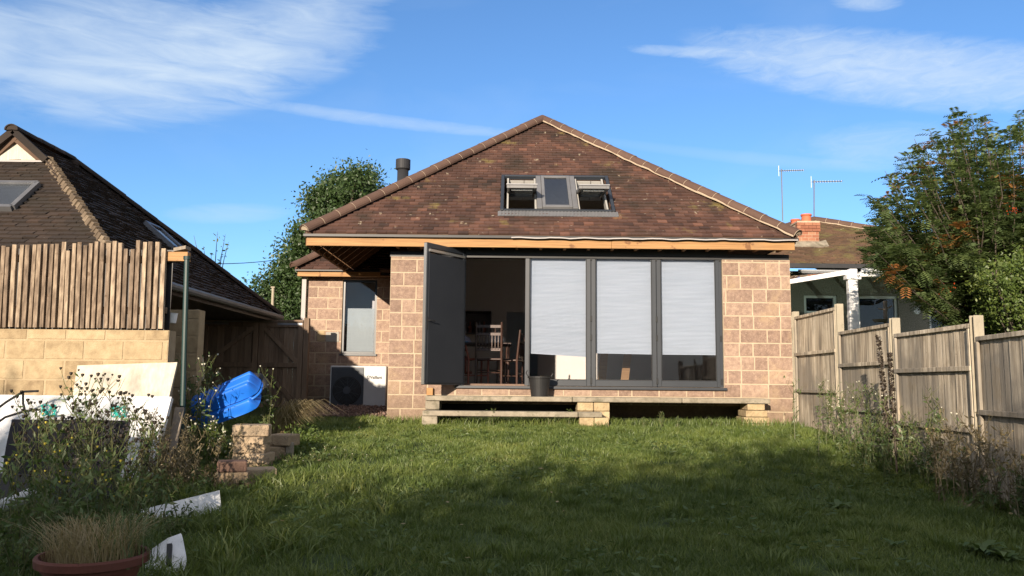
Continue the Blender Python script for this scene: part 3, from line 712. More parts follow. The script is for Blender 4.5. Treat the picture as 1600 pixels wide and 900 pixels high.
def leaf_panel(x0, x1, i):
    st = 0.075
    mb = MB()
    mb.box(x0 + 0.003, x0 + st, Yd + 0.005, Yd + 0.075, gz0, gz1); mb.box(x1 - st, x1 - 0.003, Yd + 0.005, Yd + 0.075, gz0, gz1)
    mb.box(x0 + st, x1 - st, Yd + 0.007, Yd + 0.073, gz0, gz0 + 0.1); mb.box(x0 + st, x1 - st, Yd + 0.007, Yd + 0.073, gz1 - 0.075, gz1)
    p = mb.build('door_panel', m_anth, house, bevel=0.004)
    mb = MB(); mb.box(x0 + st, x1 - st, Yd + 0.03, Yd + 0.034, gz0 + 0.1, gz1 - 0.075); mb.build('glass', m_glass, p)
    # gasket
    mb = MB(); a, b, c, d = x0 + st, x1 - st, gz0 + 0.1, gz1 - 0.075
    for q in ((a, a + .012, c, d), (b - .012, b, c, d), (a + .012, b - .012, c, c + .012), (a + .012, b - .012, d - .012, d)):
        mb.box(q[0], q[1], Yd + 0.02, Yd + 0.029, q[2], q[3])
    mb.build('gasket', m_anth_dk, p)
    # hinge blocks on the stile
    for zf in (0.04, 0.36, 0.5, 0.96):
        if i < 2 or zf != 0.5:
            hb = MB(); hb.box(x1 - 0.014, x1 + 0.014, Yd - 0.012, Yd + 0.004, gz0 + (gz1 - gz0) * zf - 0.05, gz0 + (gz1 - gz0) * zf + 0.05); hb.build('hinge', m_anth_dk, p, bevel=0.003)
    # pleated blind
    y0 = Yd + 0.10
    zb0 = at(800, bl_bottoms[i][0], y0).z; zb1 = at(800, bl_bottoms[i][1], y0).z
    zt_ = gz1 - 0.06; npl = 76; bx0, bx1 = x0 + st - 0.01, x1 - st + 0.01
    vs = []; fs = []; tn = []
    nxs = 8
    for r_ in range(npl * 2 + 1):
        f = r_ / (npl * 2)
        for c_ in range(nxs + 1):
            g_ = c_ / nxs
            zb = zb0 + (zb1 - zb0) * g_
            zz = zt_ + (zb - zt_) * f + 0.002 * math.sin(c_ * 1.3 + r_ * 0.35 + i)
            vs.append((bx0 + (bx1 - bx0) * g_, y0 + (0.007 if r_ % 2 else 0) + 0.002 * math.sin(r_ * 0.11 + c_), zz))
    bb = MB()
    for r_ in range(npl * 2):
        t = random.random()
        for c_ in range(nxs):
            k = r_ * (nxs + 1) + c_; fs.append((k, k + nxs + 1, k + nxs + 2, k + 1)); tn.append(t)
    bb.v = vs; bb.f = [list(f) for f in fs]; bb.t = tn; bb.m = [0] * len(fs)
    bb.build('blind', m_blind, p)
    bb = MB(); bb.bar((bx0, y0 + 0.004, zb0), (bx1, y0 + 0.004, zb1), 0.02, 0.018); bb.build('blind_rail', m_blind, p)
for i in range(3): leaf_panel(gx[i], gx[i + 1], i)

# open leaf
hx = at(722, 500, Yd).x; hY = Yd
dl = Vector((-0.565, -0.825, 0)).normalized(); dn = Vector((-dl.y, dl.x, 0))  # dn points to the right/front
dn = dn if dn.x > 0 else -dn
LW = 1.02
ho = Vector((hx, hY, gz0))
def lb(mb, u0, u1, n0, n1, z0, z1, **k):
    mb.obox(ho + dl * u0 + dn * n0 + Vector((0, 0, z0)), dl * (u1 - u0), dn * (n1 - n0), (0, 0, z1 - z0), **k)
H = gz1 - gz0
mb = MB(); st = 0.08
lb(mb, 0, st, 0, 0.07, 0, H); lb(mb, LW - st, LW, 0, 0.07, 0, H); lb(mb, st, LW - st, 0.002, 0.068, 0, 0.1); lb(mb, st, LW - st, 0.002, 0.068, H - 0.08, H)
leaf = mb.build('open_door', m_anth, house, bevel=0.004, label='open door leaf folded outward with dark blind')
mb = MB(); lb(mb, LW + 0.001, LW + 0.008, 0.01, 0.062, 0.01, H - 0.01); mb.build('edge_strip', m_silver, leaf)
mb = MB(); lb(mb, st, LW - st, 0.03, 0.034, 0.1, H - 0.08); mb.build('glass', m_glass, leaf)
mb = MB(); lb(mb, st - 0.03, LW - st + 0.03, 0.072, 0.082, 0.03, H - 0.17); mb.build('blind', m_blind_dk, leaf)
mb = MB(); lb(mb, st - 0.03, LW - st + 0.03, 0.072, 0.088, H - 0.14, H - 0.10); mb.build('blind_rail', m_silver, leaf)
mb = MB()
hz = 0.95
pH = ho + dl * (LW - 0.04) + Vector((0, 0, hz))
mb.obox(pH + dn * 0.07 - dl * 0.015 - Vector((0, 0, 0.08)), dl * 0.03, dn * 0.008, (0, 0, 0.2))
mb.tube([pH + dn * 0.078 + Vector((0, 0, .06)), pH + dn * 0.13 + Vector((0, 0, .06)), pH + dn * 0.13 - dl * 0.12 + Vector((0, 0, .055))], 0.009, 8)
mb.build('handle', m_black, leaf)

# tall window in the wing
mb = MB(); f_ = 0.05; yw = WY + 0.04
mb.box(wx0, wx0 + f_, yw, yw + 0.07, wz0, wz1); mb.box(wx1 - f_, wx1, yw, yw + 0.07, wz0, wz1); mb.box(wx0 + f_, wx1 - f_, yw + .001, yw + 0.069, wz0, wz0 + f_); mb.box(wx0 + f_, wx1 - f_, yw + .001, yw + 0.069, wz1 - f_, wz1)
win = mb.build('window', m_anth, house, bevel=0.003)
mb = MB(); mb.box(wx0 + f_, wx1 - f_, yw + 0.03, yw + 0.034, wz0 + f_, wz1 - f_); mb.build('pane', m_glass, win)
mb = MB(); mb.box(wx0 - 0.02, wx1 + 0.03, WY - 0.05, yw, wz0 - 0.04, wz0 - 0.001); mb.build('window_sill', m_anth, win, bevel=0.003)
zbm = at(560, 481, WY).z
mb = MB()
for i in range(50):
    za = zbm + (wz0 - zbm) * i / 50; zb = zbm + (wz0 - zbm) * (i + 1) / 50
    mb.box(wx0 + 0.09, wx1 - 0.03, yw + 0.10 + (0.002 if i % 2 else 0), yw + 0.106, zb + 0.001, za - 0.001)
mb.build('window_blind', M('grey_blind', [(0.42, 0.44, 0.41), (0.5, 0.52, 0.48)], 0.8, 3, tonew=0.3), win)
mb = MB(); mb.box(wx0 - 0.3, wx1 + 0.3, WY + 1.2, WY + 1.22, ZB, wz1 + .2); mb.build('inner_wall', m_plaster, house)

m_rwf = M('roof_window_frame', [(0.10, 0.10, 0.105), (0.15, 0.15, 0.155)], 0.45, 3, tonew=0.2, bump=0.02, spec=0.5)
m_lining = M('window_lining', [(0.3, 0.29, 0.27), (0.36, 0.35, 0.33)], 0.7, 3, tonew=0.2)
# roof window unit --------------------------------------------------
rwo = MB()
uW = hu1 - hu0; fh = 0.07
def rbox(mb, u0, u1, v0, v1, h0, h1, **k):
    mb.obox(P3(u0, v0, h0), Uf * (u1 - u0), Vf * (v1 - v0), Nf * (h1 - h0), **k)
rbox(rwo, hu0 - 0.06, hu0 - 0.001, hv0 - 0.06, hv1 + 0.06, -0.1, fh); rbox(rwo, hu1 + 0.001, hu1 + 0.06, hv0 - 0.06, hv1 + 0.06, -0.1, fh)
rbox(rwo, hu0, hu1, hv1, hv1 + 0.06, -0.1, fh)
rbox(rwo, hu0, hu1, hv0 - 0.06, hv0, -0.1, fh * 0.8)
RW = rwo.build('roof_window', m_anth, house, bevel=0.004)
mb = MB()
for i in range(70):   # ribbed apron
    u = hu0 - 0.1 + (uW + 0.2) * i / 70
    mb.obox(P3(u, hv0 - 0.24, 0.034), Uf * ((uW + 0.2) / 70), Vf * 0.175, Nf * (0.012 if i % 2 else 0.005), tone=random.random())
mb.build('apron_flashing', m_rwf, RW)
w3 = uW / 3
for i in (1, 2):
    mb = MB(); rbox(mb, hu0 + w3 * i - 0.045, hu0 + w3 * i + 0.045, hv0 + 0.002, hv1 - 0.002, -0.08, fh + 0.012); mb.build('mullion_cover', m_rwf, RW, bevel=0.003)
for i in range(3):
    u0 = hu0 + w3 * i + 0.05; u1 = hu0 + w3 * (i + 1) - 0.05; v0, v1 = hv0 + 0.02, hv1 - 0.02
    vm = (v0 + v1) / 2; ang = 0 if i == 1 else R(-33)
    # sash pivots about the horizontal axis through its middle; lower half swings out
    Vs = (Matrix.Rotation(ang, 3, Uf) @ Vf); Ns = Uf.cross(Vs)
    cc = P3(0, vm, 0.04) - Uf * 0
    def sbox(mb, ua, ub, va, vb, ha, hb, **k):
        o_ = cc + Uf * ua + Vs * (va - vm) + Ns * ha
        mb.obox(o_, Uf * (ub - ua), Vs * (vb - va), Ns * (hb - ha), **k)
    ft = 0.055
    mb = MB()
    sbox(mb, u0, u0 + ft, v0, v1, 0, 0.055); sbox(mb, u1 - ft, u1, v0, v1, 0, 0.055); sbox(mb, u0 + ft, u1 - ft, v0, v0 + ft * 1.3, 0.001, 0.054); sbox(mb, u0 + ft, u1 - ft, v1 - ft, v1, 0.001, 0.054)
    s_ = mb.build('sash', m_rwf, RW, bevel=0.003)
    mb = MB(); sbox(mb, u0 + ft, u1 - ft, v0 + ft * 1.3, v1 - ft, 0.025, 0.03); mb.build('glass', m_glass2, s_)
    if i != 1:
        mb = MB(); sbox(mb, u0 - 0.005, u1 + 0.005, v0 - 0.02, v0 + 0.06, 0.056, 0.075); mb.build('sash_cover', m_metal, s_)
        mb = MB(); mb.obox(P3(u0, v0 + 0.02, -0.12), Uf * 0.03, Vf * (v1 - v0 - .04), Nf * 0.16); mb.obox(P3(u1 - 0.03, v0 + 0.02, -0.12), Uf * 0.03, Vf * (v1 - v0 - .04), Nf * 0.16)
        mb.build('inner_lining', m_lining, s_)
        mb = MB(); sbox(mb, u0 + 0.08, u1 - 0.08, v0 + 0.09, v0 + 0.12, -0.03, -0.012); mb.build('vent_bar', m_white, s_)

for i in (0, 2):
    u0 = hu0 + w3 * i + 0.05; u1 = hu0 + w3 * (i + 1) - 0.05; um = u0 + (u1 - u0) * .6
    mb = MB(); rbox(mb, u0, um - .006, hv1 - 0.03, hv1 - 0.004, -0.42, -0.02); rbox(mb, um + .006, u1, hv1 - 0.03, hv1 - 0.004, -0.42, -0.02)
    mb.build('head_lining', m_lining, RW)
# ================================================================== platform in front of the doors
plat = empty('doorstep_platform', (0.6, 13.3, 0.97), 'long pale concrete step slab on stone piers below the glass doors', 'step')
SF = FY - 0.52
pz1 = at(900, 620.5, SF).z; pz0 = at(900, 628, SF).z
px0, px1 = at(664, 624, SF).x, at(1204, 628, SF).x
cuts = [px0, px0 + 2.35, px0 + 4.1, px1]
for i in range(3):
    mb = MB(); mb.box(cuts[i] + 0.003, cuts[i + 1] - 0.003, SF + random.uniform(-.01, .01), FY - 0.012, pz0, pz1); mb.build('slab', m_conc, plat, bevel=0.008)
S2 = FY - 0.95
q1 = at(800, 643, S2).z; q0 = at(800, 651, S2).z
mb = MB(); mb.box(at(660, 647, S2).x, at(903, 647, S2).x, S2, S2 + 0.3, q0, q1); mb.build('tread', m_conc, plat, bevel=0.008)
mb = MB(); mb.box(at(904, 647, S2).x, at(941, 647, S2).x, S2, S2 + 0.31, q0, q1); mb.build('tread', m_conc, plat, bevel=0.008)
def pier(pxa, pxb, ya, zt, mat, rows=2, splay=0.0):
    xa, xb = at(pxa, 640, ya).x, at(pxb, 640, ya).x
    mb = MB(); zb = 0.9; h = (zt - zb) / rows
    for r_ in range(rows):
        z0 = zb + r_ * h; sp = splay * (rows - 1 - r_) / max(1, rows - 1)
        n_ = 2 if xb - xa > 0.3 else 1
        for c_ in range(n_):
            w = (xb - xa + 2 * sp) / n_; o_ = random.uniform(-.012, .012)
            mb.obox((xa - sp + c_ * w + .004, ya + o_, z0 + .003), (w - .008, 0, 0), (0, FY - ya - 0.02 - o_ - (0.35 if ya < 13.1 else 0), 0), (0, 0, h - .006))
    return mb.build('pier', mat, plat, bevel=0.012, seg=2)
pier(664, 687, SF + 0.04, pz0 - 0.002, m_conc, 3)
pier(902, 953, SF + 0.04, pz0 - 0.002, m_stone, 3)
pier(1168, 1196, SF + 0.04, pz0 - 0.002, m_stone, 4, 0.1)
pier(659, 684, S2 + 0.02, q0 - 0.002, m_conc, 1)
pier(905, 952, S2 + 0.02, q0 - 0.002, m_stone, 1)
mb = MB(); p = at(671, 610, FY - 0.05); mb.box(p.x - 0.045, p.x + 0.06, FY - 0.08, FY - 0.012, pz1 + 0.002, z_sill - 0.046)
tag(mb.build('timber_block', m_wood_or, bevel=0.004), 'short upright orange-brown timber offcut on the slab under the open door', 'offcut')
# bucket
bp = Vector((at(843, 600, SF + 0.2).x, SF + 0.22, pz1 + 0.001))
bk = empty('flower_pot', bp, 'black plastic pot standing on the slab in front of the first blind', 'pot')
Hb = at(843, 588, bp.y).z - bp.z
mb = MB(); mb.lathe(bp, [(0.0, 0), (0.135, 0), (0.175, Hb * 0.9), (0.192, Hb * 0.9), (0.195, Hb), (0.18, Hb), (0.165, Hb * 0.8), (0.0, Hb * 0.8)], 32); mb.build('pot_body', m_black, bk, smooth=False)
for s_ in (-1, 1):
    mb = MB(); mb.tube([bp + Vector((s_ * 0.185, 0, Hb)), bp + Vector((s_ * 0.22, 0, Hb + 0.05)), bp + Vector((s_ * 0.2, -0.03, Hb + .09))], 0.008, 6); mb.build('handle', m_black, bk)
mb = MB()
for i in range(12): 
    a = bp + Vector((random.uniform(-.1, .1), random.uniform(-.1, .1), Hb * 0.8)); mb.tube([a, a + Vector((random.uniform(-.06, .06), random.uniform(-.05, .05), random.uniform(.03, .08)))], [.005, .002], 5)
mb.build('dead_plant', m_stem_dry, bk)

# ================================================================== heat pump
HPY = 16.55
h0 = at(514, 644, HPY); h1 = at(604, 572, HPY)
hp = empty('heat_pump', ((h0.x + h1.x) / 2, HPY + 0.2, h0.z), 'white and dark grey heat pump unit standing on gravel under the tall window', 'heat pump')
hw = h1.x - h0.x; hh = h1.z - h0.z
mb = MB(); mb.box(h0.x, h1.x, HPY, HPY + 0.38, h0.z + 0.03, h1.z); mb.build('casing', m_hp, hp, bevel=0.02, seg=3)
xm = h0.x + hw * 0.6
mb = MB(); mb.box(h0.x + 0.025, xm, HPY - 0.012, HPY - 0.0005, h0.z + 0.05, h1.z - 0.03)
for i in range(34):
    z = h0.z + 0.06 + i * (hh - 0.11) / 34
    mb.box(h0.x + 0.03, xm - 0.005, HPY - 0.02, HPY - 0.0125, z, z + 0.013)
gr = mb.build('grille', m_hpd, hp)
fc = Vector((h0.x + hw * 0.31, HPY - 0.021, h0.z + hh * 0.47))
mb = MB()
mb.lathe(fc, [(0.0, 0.0), (0.27, 0.0), (0.28, 0.006), (0.27, 0.012)], 40, axis=(0, -1, 0))
mb.build('fan_recess', m_black, hp)
mb = MB()
for k in range(1, 9): 
    r_ = 0.05 + k * 0.026
    mb.tube([fc + Vector((math.cos(t) * r_, -0.018, math.sin(t) * r_)) for t in [2 * math.pi * q / 32 for q in range(33)]], 0.0035, 5)
for q in range(10):
    t = 2 * math.pi * q / 10; mb.tube([fc + Vector((math.cos(t) * 0.05, -0.018, math.sin(t) * 0.05)), fc + Vector((math.cos(t + .3) * .26, -0.018, math.sin(t + .3) * .26))], 0.003, 5)
mb.lathe(fc + Vector((0, -0.012, 0)), [(0.075, 0), (0.07, 0.012), (0, 0.014)], 24, axis=(0, -1, 0))
mb.build('fan_guard', m_hpd, hp)
for i_ in (0.12, 0.88):
    mb = MB(); mb.box(h0.x + hw * i_ - .05, h0.x + hw * i_ + .05, HPY + 0.02, HPY + 0.36, h0.z - 0.02, h0.z + 0.029); mb.build('foot', m_black, hp)
def text(s, loc, size, mat, parent, name='lettering', width=None):
    cu = bpy.data.curves.new(name, 'FONT'); cu.body = s; cu.size = size; cu.extrude = 0.0008; cu.offset = 0.0022; cu.align_x = 'LEFT'
    cu.materials.append(mat); o = bpy.data.objects.new(name, cu); col.objects.link(o)
    bpy.context.view_layer.update()
    me = bpy.data.meshes.new_from_object(o); bpy.data.objects.remove(o); o = bpy.data.objects.new(name, me); col.objects.link(o)
    o.parent = parent; o.location = Vector(loc) - org(parent); o.rotation_euler = (R(90), 0, 0); return o
text('Vaillant', (xm + 0.125, HPY - 0.003, h0.z + hh * 0.725), 0.08, m_black, hp)
mb = MB(); ec = Vector((xm + 0.092, HPY - 0.003, h0.z + hh * 0.725 + 0.032))
mb.tube([ec + Vector((math.cos(t) * .027, 0, math.sin(t) * .027)) for t in [2 * math.pi * q / 24 for q in range(25)]], 0.005, 5)
mb.tube([ec + Vector((-.012, 0, .014)), ec + Vector((0, 0, -.014)), ec + Vector((.012, 0, .016))], 0.004, 5)
mb.build('emblem', m_black, hp)
mb = MB()
for k in range(9): mb.box(xm + 0.15 + k * 0.018, xm + 0.162 + k * 0.018, HPY - 0.003, HPY - 0.0005, h0.z + 0.085, h0.z + 0.1)
mb.build('small_mark', m_metal, hp)
mb = MB(); vp = Vector((h1.x - 0.0, WY - 0.05, h1.z))
mb.tube([vp + Vector((0.03, 0, -.1)), vp + Vector((0.03, 0, 0.33))], 0.014, 8)
cp = mb.build('pipe', m_white, hp)
mb = MB(); mb.lathe(vp + Vector((0.03, -0.02, 0.5)), [(0, -.02), (.03, -.02), (.03, .02), (0, .02)], 12); mb.build('valve_cap', M('red_plastic', [(0.5, 0.03, 0.02), (0.6, 0.05, 0.03)], 0.5), hp)
mb = MB(); mb.tube([vp + Vector((0.03, 0, .33)), vp + Vector((0.03, 0, 0.5))], 0.008, 6); mb.build('pipe_stem', m_black, hp)
# gravel: loose stones
n = 5200
gx_ = rng.uniform(at(490, 650, 16).x, XL - 0.02, n); gy_ = rng.uniform(14.3, WY - 0.05, n)
C = np.stack([gx_, gy_, gz(gx_, gy_) + rng.uniform(0.0, 0.03, n)], 1)
tet = rng.normal(size=(n, 4, 3)) * 0.016
V = C[:, None, :] + tet
tag(np_mesh('gravel', V, 4, [(0, 1, 2), (0, 2, 3), (0, 3, 1), (1, 3, 2)], rng.uniform(0, 1, n), m_gravel), 'pinkish gravel in front of the wing wall', 'gravel', None, 'stuff')

# ================================================================== inside the room
def ladder_chair(name, x, y, z, rz, mat, label, H=1.12, W=0.46, group='dining chairs inside the doorway'):
    r_ = empty(name, (x, y, z), label, 'chair', group)
    Q = Matrix.Rotation(rz, 3, 'Z'); o_ = Vector((x, y, z))
    def T3(a, b, c): return o_ + Q @ Vector((a, b, c))
    mb = MB(); mb.obox(T3(-W / 2, -.02, 0.43), Q @ Vector((W, 0, 0)), Q @ Vector((0, .42, 0)), (0, 0, .035)); mb.build('seat', mat, r_, bevel=.01)
    for sx in (-1, 1):
        mb = MB(); mb.tube([T3(sx * W / 2, 0, 0), T3(sx * W / 2, 0, .45), T3(sx * W / 2, -.06, H)], [.02, .022, .018], 8); mb.build('leg', mat, r_)
        mb = MB(); mb.tube([T3(sx * W / 2, .38, 0), T3(sx * W / 2, .38, .43)], [.018, .022], 8); mb.build('leg', mat, r_)
    mb = MB()
    for hz_ in (H - .08, H - .22, H - .5):
        f = (hz_ - .45) / (H - .45) * -.06
        mb.bar(T3(-W / 2, f, hz_), T3(W / 2, f, hz_), .02, .05)
    for k_ in range(7):
        xx = -W / 2 + W * (k_ + 1) / 8; mb.tube([T3(xx, -.03, H - .5), T3(xx, -.03, H - .36), T3(xx, -.03, H - .22)], [.007, .013, .007], 6)
    for k_ in range(3):
        xx = -W / 2 + W * (k_ + 1) / 4; mb.tube([T3(xx, -.05, H - .2), T3(xx, -.055, H - .08)], [.007, .007], 6)
    mb.build('backrest', mat, r_)
    mb = MB()
    for (a, b, hz_) in (((-W / 2, 0), (W / 2, 0), .2), ((-W / 2, .38), (W / 2, .38), .25), ((-W / 2, 0), (-W / 2, .38), .15), ((W / 2, 0), (W / 2, .38), .15)):
        mb.tube([T3(*a, hz_), T3(*b, hz_)], .01, 6)
    mb.build('stretcher', mat, r_)
    return r_
zf = z_sill + 0.03
ladder_chair('dining_chair', at(763, 600, 15.2).x, 15.2, zf, 0.0, m_darkwood, 'tall spindle-back dark wooden chair seen squarely through the open doorway')
ladder_chair('dining_chair', at(812, 600, 16.0).x, 16.0, zf, R(75), m_darkwood, 'dark chair turned sideways at the end of the table inside', H=1.02)
ladder_chair('dining_chair', at(727, 600, 15.6).x, 15.5, zf, R(-70), m_redwood, 'reddish chair half hidden at the door hinge side inside', H=0.7, W=0.4)
tx, ty = at(750, 500, 16.3).x, 16.3
tb_ = empty('dining_table', (tx, ty, zf), 'dark wooden table piled with cloths inside the room', 'table')
mb = MB(); mb.box(tx - .85, tx + .62, ty - .45, ty + .45, zf + .74, zf + .78); mb.build('table_top', m_darkwood, tb_, bevel=.006)
for sx in (-.78, .55):
    for sy in (-.38, .38):
        mb = MB(); mb.tube([(tx + sx, ty + sy, zf), (tx + sx, ty + sy, zf + .3), (tx + sx, ty + sy, zf + .74)], [.025, .04, .03], 8); mb.build('leg', m_darkwood, tb_)
def cloth_pile(name, x, y, z, sx, sy, sz, mat, label, cat='cloth'):
    mb = MB(); n1, n2 = 14, 10; vs = []; fs = []
    for i in range(n1 + 1):
        for j in range(n2 + 1):
            u, w = i / n1 * 2 - 1, j / n2 * 2 - 1
            h = max(0, 1 - u * u) ** .5 * max(0, 1 - w * w) ** .5 * sz * (1 + .25 * math.sin(u * 7 + w * 3) + .15 * math.sin(w * 11))
            vs.append((x + u * sx, y + w * sy, z + h + .002))
    for i in range(n1):
        for j in range(n2): k = i * (n2 + 1) + j; fs.append((k, k + n2 + 1, k + n2 + 2, k + 1))
    mb.add(vs, fs, .5)
    return tag(mb.build(name, mat, smooth=True), label, cat)
cloth_pile('folded_cloth', tx - .45, ty - .15, zf + .785, .3, .2, .17, M('lilac_cloth', [(0.3, 0.3, 0.42), (0.45, 0.45, 0.55)], .9), 'heap of pale lilac cloth on the indoor table')
cloth_pile('folded_cloth', tx + .32, ty - .1, zf + .785, .2, .2, .19, M('white_cloth', [(0.5, 0.48, 0.45), (0.6, 0.58, 0.55)], .9), 'crumpled white cloth on the indoor table beside the spindle-back chair')
mb = MB(); mb.box(tx - .8, tx - .2, ty - .44, ty - .2, zf + .781, zf + .80)
tag(mb.build('folder', M('blue_card', [(0.05, 0.16, 0.28), (0.07, 0.2, 0.33)], .6), bevel=.003), 'flat blue folder at the edge of the indoor table', 'folder')
sh = empty('wall_shelf', (at(745, 500, 19.4).x, 19.4, at(745, 515, 19.4).z), 'dark wall shelf with objects on the far room wall', 'shelf')
p0, p1 = at(700, 522, 19.5), at(768, 487, 19.5)
mb = MB(); mb.box(p0.x, p1.x, 19.55, 19.59, p0.z, p1.z); mb.box(p0.x, p1.x, 19.3, 19.55, p0.z, p0.z + .03); mb.box(p0.x, p1.x, 19.3, 19.55, p1.z - .03, p1.z); mb.box(p1.x - .03, p1.x, 19.3, 19.549, p0.z + .031, p1.z - .031); mb.build('shelf_case', m_darkwood, sh)
for k_ in range(7):
    x_ = p0.x + .3 + k_ * .11
    if x_ < p1.x - .1:
        mb = MB(); mb.lathe((x_, 19.42, p0.z + .031), [(0, 0), (.035, 0), (.045, .12), (.02, .18), (.022, .26), (0, .26)], 12); mb.build('bottle', [m_darkwood, m_metal, m_redwood][k_ % 3], sh)
# leaning items behind the glass bottoms
for (pa, pb, lab) in (((975, 597), (985, 545), 'plank'), ((940, 597), (950, 545), 'plank')):
    a = at(pa[0], pa[1], 15.0); b = at(pb[0] + (4 if pa[0] > 960 else 0), pb[1] - 60, 15.0); a.z = zf
    mb = MB(); mb.bar(a, b, .14, .03, upv=(0, 1, 0))
    tag(mb.build('leaning_board', m_wood_or), 'brown board leaning inside behind the middle blind, ' + ('right one' if pa[0] > 960 else 'left one'), 'board', 'boards leaning inside behind the blinds')

# ================================================================== lights / world (sun first, used below)
SUN = Vector((-0.32, -1.0, 0.235)).normalized()       # towards the sun
sl = bpy.data.lights.new('sun', 'SUN'); sl.energy = 5.0; sl.angle = R(0.5); sl.color = (1.0, 0.85, 0.67)
so = bpy.data.objects.new('sun', sl); col.objects.link(so); so.rotation_euler = SUN.to_track_quat('Z', 'Y').to_euler(); so.location = (0, 0, 20)
w = bpy.data.worlds.new('World'); sc.world = w; w.use_nodes = True; nt = w.node_tree; nt.nodes.clear()
sky = nt.nodes.new('ShaderNodeTexSky'); sky.sky_type = 'NISHITA'; sky.sun_disc = False
sky.sun_elevation = math.asin(SUN.z); sky.sun_rotation = math.atan2(SUN.x, SUN.y)
sky.air_density = 0.9; sky.dust_density = 0.0; sky.ozone_density = 4.6; sky.altitude = 150
tc = nt.nodes.new('ShaderNodeTexCoord'); sx = nt.nodes.new('ShaderNodeSeparateXYZ'); nt.links.new(tc.outputs['Generated'], sx.inputs[0])
az = math_(nt, 'ARCTAN2', sx.outputs[0], sx.outputs[1]); el = math_(nt, 'ARCSINE', sx.outputs[2])
def azel(px, py): d = ray(px, py); return math.atan2(d.x, d.y), math.asin(d.z)
def patch(px0, py0, px1, py1, soft=0.5, skew=0.0, half_w=None):
    """soft ellipse in azimuth / elevation between two sky directions"""
    a0, e0 = azel(px0, py0); a1, e1 = azel(px1, py1)
    ca, ce = (a0 + a1) / 2, (e0 + e1) / 2; L = math.hypot(a1 - a0, e1 - e0) / 2; th = math.atan2(e1 - e0, a1 - a0)
    da = math_(nt, 'SUBTRACT', az, ca); de = math_(nt, 'SUBTRACT', el, ce)
    u = math_(nt, 'ADD', math_(nt, 'MULTIPLY', da, math.cos(th) / L), math_(nt, 'MULTIPLY', de, math.sin(th) / L))
    v = math_(nt, 'ADD', math_(nt, 'MULTIPLY', da, -math.sin(th) / half_w), math_(nt, 'MULTIPLY', de, math.cos(th) / half_w))
    r2 = math_(nt, 'ADD', math_(nt, 'MULTIPLY', u, u), math_(nt, 'MULTIPLY', v, v))
    return math_(nt, 'SUBTRACT', 1.0, r2, True), u, v
cmb = nt.nodes.new('ShaderNodeCombineXYZ'); nt.links.new(az, cmb.inputs[0]); nt.links.new(el, cmb.inputs[1])
def wnoise(scale, rot, sc_, detail=8, rough=0.6, dist=0.0, loc=0):
    mp = nt.nodes.new('ShaderNodeMapping'); nt.links.new(cmb.outputs[0], mp.inputs[0]); mp.inputs['Rotation'].default_value = (0, 0, rot); mp.inputs['Scale'].default_value = (sc_[0], sc_[1], 1); mp.inputs['Location'].default_value = (loc, loc * .7, 0)
    n_ = nt.nodes.new('ShaderNodeTexNoise'); n_.inputs['Scale'].default_value = scale; n_.inputs['Detail'].default_value = detail; n_.inputs['Roughness'].default_value = rough; n_.inputs['Distortion'].default_value = dist
    nt.links.new(mp.outputs[0], n_.inputs['Vector']); return n_.outputs[0]
fine = wnoise(9, 0.35, (1.2, 6), 10, 0.62, 0.6)
fine2 = wnoise(16, -0.5, (1.5, 5), 10, 0.65, 0.8, 3)
soft = wnoise(4, 0.2, (1, 2.6), 6, 0.5, 0.4, 7)
def shape(p, nz, lo, hi, amt, w_=0.55):
    s = math_(nt, 'ADD', math_(nt, 'MULTIPLY', p, w_ * 1.4), math_(nt, 'MULTIPLY', math_(nt, 'SUBTRACT', nz, 0.5), 1.1))
    edge = math_(nt, 'MULTIPLY', p, 3.0, True)
    return math_(nt, 'MULTIPLY', math_(nt, 'MULTIPLY', ramp(nt, s, [(lo, 0.0), (hi, 1.0)]), edge), amt)
cl = []
p, _, _ = patch(-150, 60, 480, 95, half_w=0.085); cl.append(shape(p, fine, 0.05, 1.05, 0.78))
p, _, _ = patch(200, 130, 640, -10, half_w=0.07); cl.append(shape(p, fine, 0.1, 0.9, 0.6))
p, _, _ = patch(-500, 20, 120, 75, half_w=0.05); cl.append(shape(p, soft, 0.1, 0.7, 0.7))
p, _, _ = patch(1040, 62, 1850, 130, half_w=0.044); cl.append(shape(p, fine2, 0.0, 1.05, 0.74))
p, _, _ = patch(960, 74, 1200, 84, half_w=0.008); cl.append(shape(p, fine2, 0.1, 0.8, 0.4))
p, _, _ = patch(-100, 95, 330, 148, half_w=0.012); cl.append(shape(p, soft, 0.1, 0.8, 0.5))
p, _, _ = patch(300, 142, 860, 212, half_w=0.009); cl.append(shape(p, fine2, 0.0, 0.9, 0.36))
p, _, _ = patch(820, 200, 1500, 270, half_w=0.009); cl.append(shape(p, soft, 0.1, 0.8, 0.14))
p, _, _ = patch(240, 335, 470, 330, half_w=0.014); cl.append(shape(p, fine, 0.1, 0.8, 0.25))
p, _, _ = patch(1220, 235, 1560, 215, half_w=0.03); cl.append(shape(p, fine2, 0.2, 1.0, 0.35))
p, _, _ = patch(60, 170, 170, 170, half_w=0.012); cl.append(shape(p, fine2, 0.1, 0.9, 0.25))
p, _, _ = patch(1290, 0, 1420, 4, half_w=0.012); cl.append(shape(p, fine2, 0.1, 0.9, 0.5))
cl.append(math_(nt, 'MULTIPLY', ramp(nt, soft, [(0.5, 0.0), (0.85, 1.0)]), 0.12))
acc = cl[0]
for c_ in cl[1:]:
    acc = math_(nt, 'SUBTRACT', math_(nt, 'ADD', acc, c_), math_(nt, 'MULTIPLY', acc, c_), True)
SKYGAIN = 1.0
skc = mix(nt, 1.0, sky.outputs[0], (1.0, 1.0, 1.0), 'MULTIPLY')
CLOUD = (3.5, 4.1, 4.7)
colr = mix(nt, acc, skc, CLOUD)
